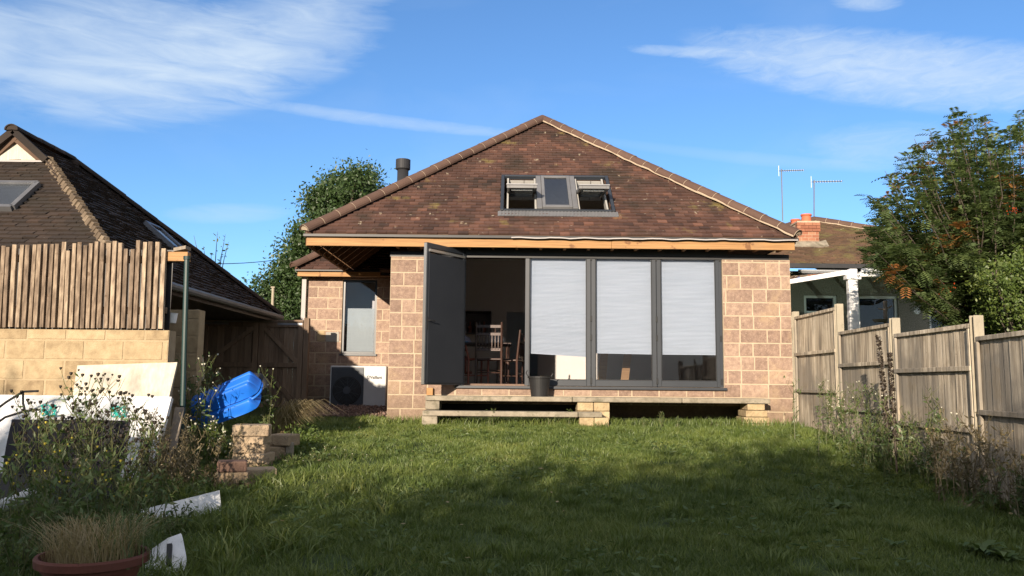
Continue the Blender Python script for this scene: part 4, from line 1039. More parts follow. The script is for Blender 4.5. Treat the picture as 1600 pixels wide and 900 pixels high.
# bright broken cloud added outside the camera view to lift the shaded areas
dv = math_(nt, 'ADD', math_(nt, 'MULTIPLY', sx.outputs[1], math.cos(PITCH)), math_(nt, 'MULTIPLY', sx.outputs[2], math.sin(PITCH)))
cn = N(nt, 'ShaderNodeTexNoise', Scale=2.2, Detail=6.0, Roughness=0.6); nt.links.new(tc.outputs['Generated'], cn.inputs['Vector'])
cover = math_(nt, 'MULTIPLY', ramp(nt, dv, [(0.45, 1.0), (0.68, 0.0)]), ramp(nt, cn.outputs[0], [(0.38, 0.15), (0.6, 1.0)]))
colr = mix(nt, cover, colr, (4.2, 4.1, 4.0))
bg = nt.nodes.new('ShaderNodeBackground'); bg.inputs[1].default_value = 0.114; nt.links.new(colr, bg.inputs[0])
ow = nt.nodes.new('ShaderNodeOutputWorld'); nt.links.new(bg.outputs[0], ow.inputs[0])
sc.view_settings.view_transform = 'Standard'; sc.view_settings.look = 'None'; sc.view_settings.gamma = 1; sc.view_settings.exposure = 0.9
sc.cycles.max_bounces = 8; sc.cycles.transparent_max_bounces = 24

# ================================================================== right boundary fence
fence = empty('boundary_fence', (4.7, 10, 0.8), 'weathered closeboard fence with concrete posts stepping down beside the lawn', 'fence')
FP = [(1246, 487, 13.75), (1315, 475, 11.9), (1402, 497, 10.05), (1531, 493, 8.2), (1700, 480, 6.35)]
FX = [at(p[0], 600, p[2]).x for p in FP]
def fpost(x, y, zt, zb):
    mb = MB()
    mb.box(x - 0.05, x + 0.05, y - 0.045, y - 0.025, zb, zt); mb.box(x - 0.05, x + 0.05, y + 0.025, y + 0.045, zb, zt); mb.box(x - 0.026, x + 0.026, y - 0.0249, y + 0.0249, zb, zt - 0.003)
    # sloped cap
    return mb.build('concrete_post', m_post, fence, bevel=0.006)
tops = [at(p[0], p[1], p[2]).z for p in FP]
ptop = [(498, 480), (520, 507), (525, 506), (529, 517)]
# rails: (left,right) px rows at the far and near end of each panel
mids = [[(554, 548), (610, 613)], [(571, 567), (638, 645)], [(582, 573), (664, 669)], [(644, 653)]]
for i in range(4):
    y0, y1 = FP[i][2], FP[i + 1][2]; x0, x1 = FX[i], FX[i + 1]
    pn = empty('fence_panel', (0, 0, 0)); pn.parent = fence; pn.location = Vector((x1, y1, 0.9)) - org(fence)
    zt0, zt1 = at(FP[i][0], ptop[i][0], y0).z, at(FP[i + 1][0] if i < 3 else 1531, ptop[i][1], y1 if i < 3 else 8.2).z
    if i == 3: zt1 = zt0
    zt = (zt0 + zt1) / 2
    d = Vector((x1 - x0, y1 - y0, 0)); L = d.length; d.normalize(); nn = Vector((d.y, -d.x, 0)); nn = nn if nn.x < 0 else -nn
    zb = g(x1, y1) - 0.05
    mb = MB(); nb = 14; bw = (L - 0.1) / nb
    for k in range(nb):
        a = Vector((x0, y0, 0)) + d * (0.05 + k * bw); j = random.uniform(-.006, .005)
        vs = [a + nn * (0.013 + j) + Vector((0, 0, zb)), a + d * (bw + .012) + nn * (0.008) + Vector((0, 0, zb)), a + d * (bw + .012) + nn * (0.008) + Vector((0, 0, zt - .03)), a + nn * (0.013 + j) + Vector((0, 0, zt - .03))]
        vs += [v - nn * 0.012 for v in vs]
        mb.add(vs, [(0, 1, 2, 3), (4, 7, 6, 5), (1, 5, 6, 2), (3, 2, 6, 7)])
    mb.build('boards', m_fence, pn)
    mb = MB(); a = Vector((x0, y0, zt)) + d * .06; mb.obox(a - nn * .02 + Vector((0, 0, -.03)), d * (L - .12), nn * .065, (0, 0, .045)); mb.build('top_rail', m_fence, pn, bevel=.004)
    for (ya, yb) in mids[i]:
        za = at(FP[i][0], ya, y0).z; zb2 = at(FP[i + 1][0], yb, y1).z if i < 3 else za
        z_ = (za + zb2) / 2
        mb = MB(); mb.obox(Vector((x0, y0, z_ - .025)) + d * .06 + nn * .02, d * (L - .12), nn * .04, (0, 0, .05)); mb.build('rail', m_fence, pn, bevel=.004)
    # edge battens
    for uu in (0.06, L - 0.1):
        mb = MB(); mb.obox(Vector((x0, y0, zb)) + d * uu + nn * .0205, d * .035, nn * .03, (0, 0, zt - .035 - zb)); mb.build('batten', m_fence, pn, bevel=.003)
for i in range(5): fpost(FX[i], FP[i][2], tops[i], g(FX[i], FP[i][2]) - 0.1)

# ================================================================== right neighbour
RY = 19.0
rn = empty('neighbour_bungalow', (9, RY + 2, 1.1), 'pebbledashed bungalow with mossy tiled roof and red chimney pots beyond the fence', 'house')
nzt = at(1300, 424, RY).z
nx0 = at(1150, 500, RY).x; nx1 = at(1720, 500, RY).x
WN = [(1258, 1308, 461, 530, 'top'), (1343, 1403, 462, 560, 'door'), (1454, 1532, 462, 540, 'top')]
holes = []
for (a, b, c, d, k_) in WN:
    p, q = at(a, d, RY), at(b, c, RY); holes.append((p.x, q.x, p.z, q.z))
mb = MB(); usx = sorted([nx0, nx1] + [h[0] for h in holes] + [h[1] for h in holes])
for i in range(len(usx) - 1):
    m_ = (usx[i] + usx[i + 1]) / 2; hs = [h for h in holes if h[0] < m_ < h[1]]
    if not hs: mb.box(usx[i], usx[i + 1], RY, RY + .3, 0.9, nzt, .5)
    else: mb.box(usx[i], usx[i + 1], RY, RY + .3, 0.9, hs[0][2], .5); mb.box(usx[i], usx[i + 1], RY, RY + .3, hs[0][3], nzt, .5)
mb.box(nx0, nx0 + .3, RY + .301, RY + 9, .9, nzt, .5)
mb.build('wall', m_peb, rn)
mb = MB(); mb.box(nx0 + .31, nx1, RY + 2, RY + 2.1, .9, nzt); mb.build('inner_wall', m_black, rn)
for (h, k_) in zip(holes, WN):
    x0, x1, z0, z1 = h; f_ = .07
    mb = MB(); ya, yb = RY + .05, RY + .12
    mb.box(x0, x0 + f_, ya, yb, z0, z1); mb.box(x1 - f_, x1, ya, yb, z0, z1); mb.box(x0 + f_, x1 - f_, ya + .001, yb, z0, z0 + f_); mb.box(x0 + f_, x1 - f_, ya + .001, yb, z1 - f_, z1)
    if k_[4] == 'top': zz = z1 - .42; mb.box(x0 + f_, x1 - f_, ya - .01, yb, zz - .05, zz + .05)
    fr_ = mb.build('door' if k_[4] == 'door' else 'window', m_white, rn, bevel=.005)
    mb = MB(); mb.box(x0 + f_, x1 - f_, ya + .03, ya + .035, z0 + f_, z1 - f_); mb.build('pane', m_glass, fr_)
    mb = MB(); mb.box(x0 - .03, x1 + .03, RY - .04, RY + .05, z0 - .05, z0 - .001); mb.build('window_sill', m_white, fr_)
# vent on the wall
p = at(1432, 486, RY); mb = MB(); mb.lathe((p.x, RY, p.z), [(0, 0.03), (.07, .03), (.09, 0.0)], 16, axis=(0, -1, 0)); mb.build('wall_vent', m_white, rn)
mb = MB(); mb.box(nx0 - .3, nx1 + .3, RY - .42, RY - .3, nzt + .02, nzt + .12); mb.build('gutter', m_gutter, rn)
# roof: hipped end seen from the garden
rz = nzt + .12; ry0 = RY - .35
rpk = at(1272, 346, ry0 + 3.6)
rp = math.atan2(rpk.z - rz, 3.6)
Vn = Vector((0, math.cos(rp), math.sin(rp))); SLn = 3.6 / math.cos(rp)
on = Vector((nx0 - .3, ry0, rz)); wN = nx1 - nx0 + .6; pk_u = rpk.x - on.x
hipend = at(1440, 424, ry0).x - on.x + 1.2
polyN = [(0, 0), (pk_u + 5.0, 0), (pk_u + .05, SLn), (pk_u - .0, SLn), (0, SLn * .35)]
mb = MB(); mb.poly([on + Uf * u + Vn * v for u, v in polyN], .1, Uf.cross(Vn))
pk = on + Uf * pk_u + Vn * SLn
mb.poly([pk, on + Uf * (pk_u + 5.0), on + Uf * (pk_u + 5.0) + Vector((0, 9, 0)), pk + Vector((0, 4, 0))], .1)
mb.poly([pk, pk + Vector((0, 4, 0)), on + Vector((0, 9, 0)), on, on + Vn * (SLn * .35)], .1)
rro = mb.build('roof', m_felt, rn)
tb = MB(); tile_plane(tb, on, Uf, Vn, polyN, seed=31); tb.build('roof_tiles', m_tile_rn, rro)
hip_caps('hip_capping', on + Uf * (pk_u + 5.0) + Vector((0, 0, .05)), pk + Vector((0, 0, .05)), rro, upn=(0, -.3, 1), r=.12)
hip_caps('hip_capping', on + Vn * (SLn * .35) + Vector((0, 0, .04)), pk + Vector((0, 0, .04)), rro, upn=(0, -.3, 1), r=.12)
# flat white fascia on the right side of roof behind canopy
# chimney
cY = ry0 + 1.4
c0, c1 = at(1248, 400, cY), at(1279, 348, cY)
ch = MB(); cw = c1.x - c0.x
rows = int((c1.z - c0.z + .2) / .075); zc = c1.z - rows * .075
for r_ in range(rows):
    z = zc + r_ * .075; ex = .03 if r_ >= rows - 3 else 0
    for k in range(3):
        off = (r_ % 2) * cw / 6
        u0 = max(-ex, -off + k * cw / 3 * 1.0 - (ex if k == 0 else 0)); 
    for side in range(2):
        n_ = 3
        cuts_ = [0] + [cw * (k + (.5 if r_ % 2 else 1)) / 3 for k in range(3)] + [cw]
        cuts_ = sorted(set(min(cw, c) for c in cuts_))
        for a, b in zip(cuts_[:-1], cuts_[1:]):
            if b - a < .02: continue
            if side == 0: ch.box(c0.x - ex + a * (cw + 2 * ex) / cw + .004, c0.x - ex + b * (cw + 2 * ex) / cw - .004, cY - ex - .004, cY + .1, z + .004, z + .071)
            else: ch.box(c1.x - .1 + ex, c1.x + ex + .004, cY + a - ex + .004 + .1, cY + b - .004 + .1, z + .004, z + .071) if False else None
ch.box(c0.x, c1.x, cY, cY + .6, zc, c1.z, .5, 1)
chm = ch.build('chimney', [m_cbrick, m_mortar], rn)
for (a, b, c, yy) in ((1252, 1267, 335, cY + .15), (1236, 1249, 343, cY + 1.2)):
    p, q = at(a, c, yy), at(b, c, yy); r_ = (q.x - p.x) / 2; zb = c1.z if yy < cY + .5 else p.z - .5
    mb = MB(); mb.lathe(((p.x + q.x) / 2, yy, 0), [(r_ * 1.05, zb - .05), (r_ * .95, p.z - .05), (r_ * 1.12, p.z - .04), (r_ * 1.12, p.z), (r_ * .8, p.z), (r_ * .7, p.z - .1)], 20)
    mb.build('chimney_pot', m_cpot, chm)
mb = MB(); mb.box(c0.x - .02, c1.x + .02, cY - .02, cY + .62, c1.z, c1.z + .04); mb.build('chimney_cap', m_mortar, chm)
mb = MB(); zz = on.z + (cY - ry0) * math.tan(rp)
mb.add([Vector((c0.x - .12, cY - .42, zz - .33)) + Vector((0, 0, .06)), Vector((c1.x + .18, cY - .42, zz - .33)) + Vector((0, 0, .06)), Vector((c1.x + .01, cY - .012, zz + .10)), Vector((c0.x - .01, cY - .012, zz + .10)),
        Vector((c0.x - .28, cY + .1, zz + .16)), Vector((c1.x + .2, cY + .1, zz + .16))], [(0, 1, 2, 3), (0, 3, 4), (1, 5, 2)], .6)
mb.build('chimney_flashing', m_conc, chm)

def aerial(px, ptop, pbase, Y, armpx, label, dirn=1):
    b = at(px, pbase, Y); t = at(px - 2 if px < 1250 else px, ptop, Y); ar = at(armpx, ptop + 3, Y)
    e = empty('television_aerial', b, label, 'aerial', 'television aerials on the neighbouring roof')
    mb = MB(); mb.tube([b, t], .016, 6); mb.build('mast', m_metal, e)
    mb = MB(); s_ = Vector((t.x - .08, Y, t.z - .06)); q = Vector((ar.x, Y, t.z - .03)); mb.tube([s_, q], .012, 6); mb.build('boom', m_metal, e)
    mb = MB(); L = (q - s_).length
    for k in range(11):
        c = s_ + (q - s_) * (.12 + .86 * k / 10); mb.tube([c - Vector((0, .09, 0)), c + Vector((0, .09, 0))], .005, 4); mb.tube([c - Vector((0, 0, .025)), c + Vector((0, 0, .025))], .007, 4)
    mb.tube([s_ - Vector((0, 0, .16)), s_ + Vector((0, 0, .16))], .007, 4)
    mb.build('elements', m_metal, e)
aerial(1223, 264, 345, 24, 1256, 'taller thin aerial rising just clear of the tiled house corner')
aerial(1272, 281, 345, ry0 + 3.6, 1316, 'shorter aerial rising above the red chimney pot')

# canopy
CY = 16.2
can = empty('patio_canopy', (6.6, CY, 1.0), 'white framed glass patio canopy on one square post behind the fence', 'canopy')
p0, p1 = at(1329, 520, CY), at(1340, 424, CY)
zc1 = at(1334, 424, CY).z
mb = MB(); mb.box(p0.x, p1.x, CY, CY + .13, 1.0, zc1 - .02); mb.build('post', m_white, can, bevel=.01)
mb = MB(); mb.box(p0.x - .04, p1.x + .06, CY - .03, CY + .16, zc1 - .16, zc1 - .05); mb.box(p0.x + .02, p1.x - .01, CY - .02, CY + .12, zc1 - .04, zc1 + .05); mb.build('post_cap', m_white, can, bevel=.01)
hr = at(1560, 424, CY).x
mb = MB(); mb.box(p1.x + .062, hr, CY, CY + .12, zc1 - .1, zc1 - .0); mb.box(p1.x + .062, hr, CY - .06, CY - .001, zc1 - .02, zc1 + .05); mb.build('front_beam', m_white, can, bevel=.008)
zh = nzt - .02
lx = at(1235, 440, RY).x
mb = MB(); mb.bar((p0.x, CY + .06, zc1 - .02), (p0.x, RY - .05, zh), .07, .1); mb.build('side_rafter', m_white, can)
# long lean beam falling away to the left as seen
q = at(1236, 438, CY + 1.2)
mb = MB(); mb.bar((p0.x - .041, CY + .06, zc1 - .02), (q.x - .6, CY + 1.2, q.z - .13), .06, .09); mb.build('gutter_beam', m_white, can)
m_can = glassmat('canopy_glass', (0.6, 0.75, 0.74), 0.15)
mb = MB()
mb.poly([Vector((p0.x, CY + .1, zc1 + .02)), Vector((hr, CY + .1, zc1 + .02)), Vector((hr, RY - .06, zh + .05)), Vector((p0.x, RY - .06, zh + .05))], .008); mb.build('roof_glass', m_can, can)
for k in range(5):
    x = p0.x + .75 * (k + 1); mb = MB(); mb.bar((x, CY + .12, zc1 - .05), (x, RY - .06, zh - .03), .045, .07); mb.build('glazing_bar', m_white, can)
mb = MB(); mb.poly([Vector((p0.x - .05, CY + .1, zc1)), Vector((q.x - .6, CY + 1.25, q.z - .09)), Vector((q.x - .6, RY - .1, zh - .2)), Vector((p0.x - .05, RY - .1, zh))], .008); mb.build('roof_glass', m_can, can)
mb = MB(); mb.box(nx0, hr, RY - .06, RY - .005, nzt - .12, nzt - .02); mb.build('wall_plate', m_white, can)

# ================================================================== trees
def rowan(name, base, pxc, rows, label, n_leaf, mats, red=0.05):
    r_ = empty(name, base, label, 'tree'); base = Vector(base)
    tr = MB(); tr.tube([base, base + Vector((.1, 0, .7)), base + Vector((.15, .05, 1.4))], [.14, .11, .09], 10)
    lv = []; tn = []
    top = base + Vector((.15, .05, 1.3))
    C = []; D = []
    for i in range(len(rows)):
        x, y, z, ln = rows[i]
        tip = Vector((x, y, z)); mid = top.lerp(tip, .5) + Vector((random.uniform(-.2, .2), random.uniform(-.2, .2), random.uniform(-.3, .1)))
        mid2 = top.lerp(tip, .8) + Vector((random.uniform(-.08, .08), 0, -.12))
        tr.tube([top, mid, mid2, tip], [.03, .014, .008, .003], 5)
        for k in range(ln):
            t = 1 - (random.random() ** 1.3) * .62
            p = (top.lerp(mid, t * 2) if t < .5 else mid.lerp(mid2, (t - .5) / .3) if t < .8 else mid2.lerp(tip, (t - .8) / .2))
            C.append(p); D.append((tip - mid2).normalized())
    tr.build('trunk', m_bark, r_)
    return r_, np.array([tuple(c) for c in C]), np.array([tuple(d) for d in D])
def compound(C, D, rach=.17, pairs=6, ll=.045, spread=.9):
    """pinnate leaves: C base points, returns leaflet quads and owner index"""
    n = len(C); out = []; own = []
    a = rng.normal(size=(n, 3)) * spread + D * .8 + np.array([0, 0, .1]); a /= np.linalg.norm(a, axis=1, keepdims=True)
    a[:, 2] = a[:, 2] * .6
    s = np.cross(a, np.array([0, 0, 1.0])); s /= np.linalg.norm(s, axis=1, keepdims=True) + 1e-9
    rl = rach * rng.uniform(.7, 1.2, n)[:, None]
    for k in range(pairs):
        f = (k + 1) / pairs
        p = C + a * rl * f + np.array([0, 0, -1.0]) * rl * .25 * f * f
        for sg in (-1, 1):
            dl_ = s * sg * .9 + a * .45; dl_ /= np.linalg.norm(dl_, axis=1, keepdims=True)
            w_ = np.cross(dl_, np.cross(a, s)); w_ /= np.linalg.norm(w_, axis=1, keepdims=True)
            L = ll * (1 - .35 * abs(f - .5)); W = L * .3
            tipd = dl_ * L + np.array([0, 0, -.25]) * L
            out.append(np.stack([p, p + tipd * .5 + w_ * W / 2, p + tipd, p + tipd * .5 - w_ * W / 2], 1)); own.append(np.arange(n))
    # rachis
    e = C + a * rl; out.append(np.stack([C, C + s * .003, e + s * .001 - np.array([0, 0, .25]) * rl, e - np.array([0, 0, .25]) * rl], 1)); own.append(np.arange(n))
    return np.concatenate(out), np.concatenate(own)
# crown control: tips given by photo outline, spread in depth
rows = []
outline = [(1392, 262), (1430, 215), (1497, 172), (1530, 178), (1575, 200), (1600, 176), (1365, 300), (1352, 345), (1640, 190), (1680, 180), (1465, 200), (1410, 240), (1560, 225), (1620, 230), (1500, 215),(1380,345),(1395,300),(1445,250)]
for (a, b) in outline:
    for r_ in range(3):
        Y = random.uniform(11.6, 13.8); p = at(a + random.uniform(-14, 14), b + random.uniform(0, 14), Y); rows.append((p.x, p.y, p.z, 46))
for i in range(300):
    a = random.uniform(1350, 1700); lim = 175 + max(0, (1480 - a)) * 1.15
    b = random.uniform(lim + 15, 428 if a < 1545 else 470); Y = random.uniform(11.0, 14.4)
    if b > 405 and a < 1440 and random.random() < .75: continue
    p = at(a, b, Y); rows.append((p.x, p.y, p.z, 40 if b < lim + 70 else 60 if b < lim + 130 else 95))
rb = at(1560, 560, 12.9)
rw_, C, D = rowan('rowan_tree', (rb.x, 12.9, g(rb.x, 12.9)), None, rows, 'tall feathery rowan tree with turning leaves rising behind the fence', 0, None)
V, own = compound(C, D, .2, 5, .085)
tn_leaf = rng.uniform(0, .75, len(C))
redm = ((np.sin(C[:, 0] * 3.1 + 1) * np.sin(C[:, 2] * 4.0 + C[:, 1]) > .8) & (rng.uniform(0, 1, len(C)) < .6)) | (rng.uniform(0, 1, len(C)) < .015)
rk = redm[own]
np_mesh('crown', V[~rk], 4, LEAF_F, tn_leaf[own][~rk], m_rowan, rw_)
np_mesh('turning_leaves', V[rk], 4, LEAF_F, tn_leaf[own][rk], m_rowan_red, rw_)
# berries
mb = MB()
for (a, b) in ((1478, 448), (1470, 455), (1395, 432), (1585, 330)):
    c = at(a, b, 11.8)
    for k in range(26):
        q = c + Vector((random.gauss(0, .05), random.gauss(0, .05), random.gauss(0, .035))); mb.lathe(q, [(0, -.011), (.011, 0), (0, .011)], 5)
mb.build('flower_fruit_heads', M('berry', [(0.5, .06, .02), (.6, .1, .03)], .4), rw_)  # berry clusters of the rowan

def clump_tree(name, base, blobs, label, leaf, nleaf, mat, aspect=.5, cat='tree', trunk_r=.12, shell=.55, group=None, tips=0):
    """blobs: (x,y,z,rx,ry,rz) ellipsoids; leaf clumps fill their outer volume"""
    r_ = empty(name, base, label, cat, group); base = Vector(base)
    tr = MB(); zc = sum(b[2] for b in blobs) / len(blobs); xc = sum(b[0] for b in blobs) / len(blobs); yc = sum(b[1] for b in blobs) / len(blobs)
    tr.tube([base - Vector((0, 0, .1)), base.lerp(Vector((xc, yc, zc)), .4), Vector((xc, yc, zc))], [trunk_r, trunk_r * .75, trunk_r * .3], 8)
    for b in blobs: tr.tube([base.lerp(Vector((xc, yc, zc)), random.uniform(.3, .7)), Vector((b[0], b[1], b[2])), Vector((b[0] + random.uniform(-.4, .4) * b[3], b[1], b[2] + b[5] * .8))], [trunk_r * .35, trunk_r * .2, .01], 5)
    tr.build('trunk', m_bark, r_)
    vol = np.array([b[3] * b[4] + b[3] * b[5] for b in blobs]); vol = vol / vol.sum(); Cs = []; tt = []
    for b, f in zip(blobs, vol):
        nc = max(6, int(nleaf * f / 26)); d = rng.normal(size=(nc, 3)); d /= np.linalg.norm(d, axis=1, keepdims=True)
        rr = (shell + (1.06 - shell) * rng.uniform(0, 1, nc) ** .6) * (1 + .16 * np.sin(d[:, 0] * 5 + b[0]) * np.sin(d[:, 2] * 6 + b[2]))
        c = np.array(b[:3]) + d * rr[:, None] * np.array(b[3:6]); ct = rng.uniform(0, .55, nc)
        k = rng.integers(16, 36, nc); idx = np.repeat(np.arange(nc), k); sp = leaf * 1.7
        off = rng.normal(size=(len(idx), 3)) * np.array([sp, sp, sp * .8]) + d[idx] * (rng.uniform(0, 1, len(idx)) ** 2 * sp * 2.2)[:, None]
        Cs.append(c[idx] + off); tt.append(ct[idx] + rng.uniform(0, .4, len(idx)))
    Cs = np.concatenate(Cs); tt = np.clip(np.concatenate(tt), 0, 1)
    np_mesh('crown', leaves(Cs, None, leaf, aspect), 4, LEAF_F, tt, mat, r_)
    return r_
def blob(px, py, Y, rpx, rpy, ry=None):
    c = at(px, py, Y); s = Y / FPX; return (c.x, c.y, c.z, rpx * s, (ry if ry else rpx * s), rpy * s)
# evergreen behind the wing
def poly_blobs(poly, Y, n, r0, r1, dY, seed):
    rd = random.Random(seed); out = []; xs_ = [p[0] for p in poly]; ys_ = [p[1] for p in poly]
    while len(out) < n:
        x, y = rd.uniform(min(xs_), max(xs_)), rd.uniform(min(ys_), max(ys_))
        if inside((x, y), poly): out.append(blob(x, y, Y + rd.uniform(-dY, dY), rd.uniform(r0, r1) * 1.15, rd.uniform(r0, r1), rd.uniform(r0, r1) * Y / FPX * 1.3))
    return out
bl = poly_blobs([(528, 280), (556, 278), (582, 296), (594, 315), (604, 500), (408, 500), (404, 474), (418, 450), (440, 432), (446, 392), (458, 406), (480, 384), (484, 352), (496, 335), (498, 308), (512, 296)], 24, 150, 7, 15, 1.1, 77)
b_ = at(500, 560, 24); clump_tree('evergreen_tree', (b_.x, 24.2, g(b_.x, 24)), bl, 'dark green bushy evergreen rising behind the left corner of the tiled roof', .11, 130000, m_dkleaf, trunk_r=.2, shell=.1)
# bright shrub under the rowan
bl = poly_blobs([(1530, 415), (1550, 430), (1575, 415), (1600, 400), (1680, 400), (1680, 520), (1560, 515), (1548, 480), (1545, 450)], 11, 60, 8, 16, .5, 78)
b_ = at(1590, 560, 11); clump_tree('leafy_shrub', (b_.x, 11.1, g(b_.x, 11)), bl, 'yellow-green leafy shrub growing below the rowan against the fence top', .05, 22000, m_yel, cat='shrub', trunk_r=.05, shell=.1)
# shade trees behind the photographer (their shadows fall across the lawn)
def shade(name, x, y, ztop, rx, label, holes=0, n=16000, leaf=.16, seed=0):
    rd = random.Random(seed); bl = []
    for i in range(9):
        xx = x + rd.uniform(-rx, rx) * .75; zt = ztop - rd.uniform(.0, .35) - abs(xx - x) / rx * .25; rz_ = rd.uniform(.6, .95)
        bl.append((xx, y + rd.uniform(-.4, .4), zt - rz_, rx * .42, .8, rz_))
    zz = ztop - 1.6
    while zz > .6:
        for k in range(3): bl.append((x + (k - 1) * rx * .6, y, zz - .3, rx * .5, .9, .8))
        zz -= 1.0
    clump_tree(name, (x, y, g(x, y)), bl, label, leaf, n, m_dkleaf, trunk_r=.12, shell=.2, group='garden trees behind the camera')
HED = [(-16.3, 5.5), (-14.0, 5.5), (-11.8, 5.2), (-9.7, 4.45), (-7.7, 4.0), (-5.6, 4.6), (-3.6, 4.85), (-1.6, 4.5), (0.4, 4.3)]
for i, (x, zt) in enumerate(HED):
    x += 1.1
    shade('hedge_tree', x, -8.0, zt + .1, 1.45, 'bushy garden tree in the hedge behind the photographer', n=15000, seed=40 + i)

# bare sapling behind the left roof
sp = empty('thin_sapling', (at(345, 500, 17.5).x, 17.5, 1.1), 'thin almost bare sapling sticking up behind the dark roof', 'tree')
mb = MB(); tips = []
for (a, b) in ((303, 368), (318, 385), (340, 362), (352, 366), (345, 400), (330, 395), (357, 378), (300, 385)):
    t = at(a, b, 17.5); m1 = at(330 + (a - 330) * .4, 440, 17.5); bs = Vector((sp.location.x, 17.5, 1.1))
    mb.tube([bs, m1 + Vector((0, 0, -.2)), t.lerp(m1, .4), t], [.03, .014, .008, .003], 5); tips += [t.lerp(m1, random.uniform(0, .5)) for _ in range(6)]
mb.build('stem', m_bark, sp)
Cc = np.array([tuple(t) for t in tips]) + rng.normal(size=(len(tips), 3)) * .03
np_mesh('leaves', leaves(Cc, None, .09, .45), 4, LEAF_F, rng.uniform(0, 1, len(Cc)), m_rowan, sp)
# wires and pole
mb = MB(); a, b = at(285, 412, 22), at(480, 398, 30)
mb.tube([a.lerp(b, t) - Vector((0, 0, .12 * math.sin(math.pi * t))) for t in [i / 12 for i in range(13)]], .012, 5)
tag(mb.build('overhead_cable', m_black), 'thin overhead cable crossing the sky behind the left roofs', 'cable')
pl = at(426, 470, 21.5); pe = empty('garden_post', (pl.x, 21.5, 1.1), 'pale slender post in front of the evergreen tree', 'post')
mb = MB(); mb.tube([(pl.x, 21.5, 1.1), (pl.x, 21.5, at(426, 450, 21.5).z)], .035, 8); mb.build('post_shaft', m_post, pe)
mb = MB(); mb.box(pl.x - .05, pl.x + .05, 21.45, 21.55, at(426, 450, 21.5).z, at(426, 448, 21.5).z); mb.build('post_cap', m_post, pe)

# ================================================================== left neighbour
ln = empty('neighbour_house', (-8, 12, .9), 'steep dark-tiled house with small white gablet beyond the slatted screen', 'house')
ZE2 = 2.9; XE = -4.68; YF = 9.95; YB = 16.7
pt2 = R(40); w2 = 2.85; rgx = XE - w2; rz2 = ZE2 + w2 * math.tan(pt2)
g_t = 2.38; gz_ = ZE2 + g_t * math.tan(pt2); gY = YF + g_t
Vr2 = Vector((-math.cos(pt2), 0, math.sin(pt2))); nr2 = Vector((math.sin(pt2), 0, math.cos(pt2)))
SL2 = w2 / math.cos(pt2); sg = g_t / math.cos(pt2)
o2 = Vector((XE, YF, ZE2))
# right plane: u along +Y, v up slope
PR = [(0, 0), (YB - YF, 0), (YB - YF - w2, SL2), (g_t - .12, SL2), (g_t - .05, sg)]
PF = [(0, 0), (2 * w2, 0), (2 * w2 - g_t, sg), (g_t, sg)]      # front plane, u from the left corner
of2 = Vector((XE - 2 * w2, YF, ZE2)); Vf2 = Vector((0, math.cos(pt2), math.sin(pt2)))
mb = MB(); mb.poly([o2 + Vector((0, u, 0)) + Vr2 * v for u, v in PR], .1, nr2)
nf2 = Uf.cross(Vf2); mb.poly([of2 + Uf * u + Vf2 * v for u, v in PF], .1, nf2)
mb.poly([Vector((rgx, gY - .12, rz2)), Vector((rgx, YB - w2, rz2)), Vector((XE - 2 * w2, YB, ZE2)), Vector((XE - 2 * w2, YF, ZE2)), Vector((rgx - .46, gY - .05, gz_))], .1, Vector((-math.sin(pt2), 0, math.cos(pt2))))
mb.poly([Vector((XE, YB, ZE2)), Vector((XE - 2 * w2, YB, ZE2)), Vector((rgx, YB - w2, rz2))], .1, Vector((0, math.sin(pt2), math.cos(pt2))))
lro = mb.build('roof', m_felt, ln)
tb = MB(); tile_plane(tb, o2, Vector((0, 1, 0)), Vr2, PR, seed=51, wob=1.6); tb.build('side_roof_tiles', m_tile_nb, lro)
tb = MB(); tile_plane(tb, of2, Uf, Vf2, PF, seed=52); tb.build('front_roof_tiles', m_tile_nb, lro)
m_mossy = M('hip_mortar', [(0.07, 0.052, 0.036), (0.14, 0.105, 0.072), (0.28, 0.22, 0.155)], .95, 8, tonew=.6, bump=1.0, bscale=30)
# hip: small bonnet tiles bedded in mortar
mb = MB(); a = o2 + Vector((0, 0, .04)); b = Vector((XE - g_t, gY, gz_ + .04)); nh = 34
for i in range(nh):
    p = a.lerp(b, i / nh); q = a.lerp(b, (i + 1) / nh); d = (q - p).normalized(); s_ = d.cross(Vector((0, 0, 1))).normalized(); u = s_.cross(d)
    w_ = random.uniform(.06, .085); h_ = random.uniform(.02, .035)
    mb.add([p - s_ * w_ - u * .05, p + s_ * w_ - u * .05, p + s_ * w_ * .5 + u * (h_ + .03), p - s_ * w_ * .5 + u * (h_ + .03), q - s_ * w_ * .9 - u * .05, q + s_ * w_ * .9 - u * .05, q + s_ * w_ * .45 + u * h_, q - s_ * w_ * .45 + u * h_],
           [(0, 1, 2, 3), (3, 2, 6, 7), (0, 3, 7, 4), (2, 1, 5, 6)])
mb.build('bonnet_tiles', m_mossy, lro)
hip_caps('ridge_capping', Vector((rgx, gY - .2, rz2 + .03)), Vector((rgx, YB - w2, rz2 + .03)), lro, mat=m_tile_nb, mortar=False, r=.1)
hip_caps('ridge_capping', Vector((XE, YB, ZE2 + .03)), Vector((rgx, YB - w2, rz2 + .03)), lro, mat=m_tile_nb, mortar=False, r=.1)
mb = MB(); mb.lathe((rgx, YB - w2, rz2 - .03), [(.13, -.1), (.13, .02), (.09, .09), (0, .11)], 12); mb.build('ridge_end', m_tile_nb, lro)
mb = MB(); gw = w2 - g_t - .03
mb.poly([Vector((rgx - gw, gY - .05, gz_ - .02)), Vector((rgx + gw, gY - .05, gz_ - .02)), Vector((rgx, gY - .05, gz_ + gw * math.tan(pt2) - .02))], .05, Vector((0, -1, 0))); mb.build('gablet', m_cream, ln)
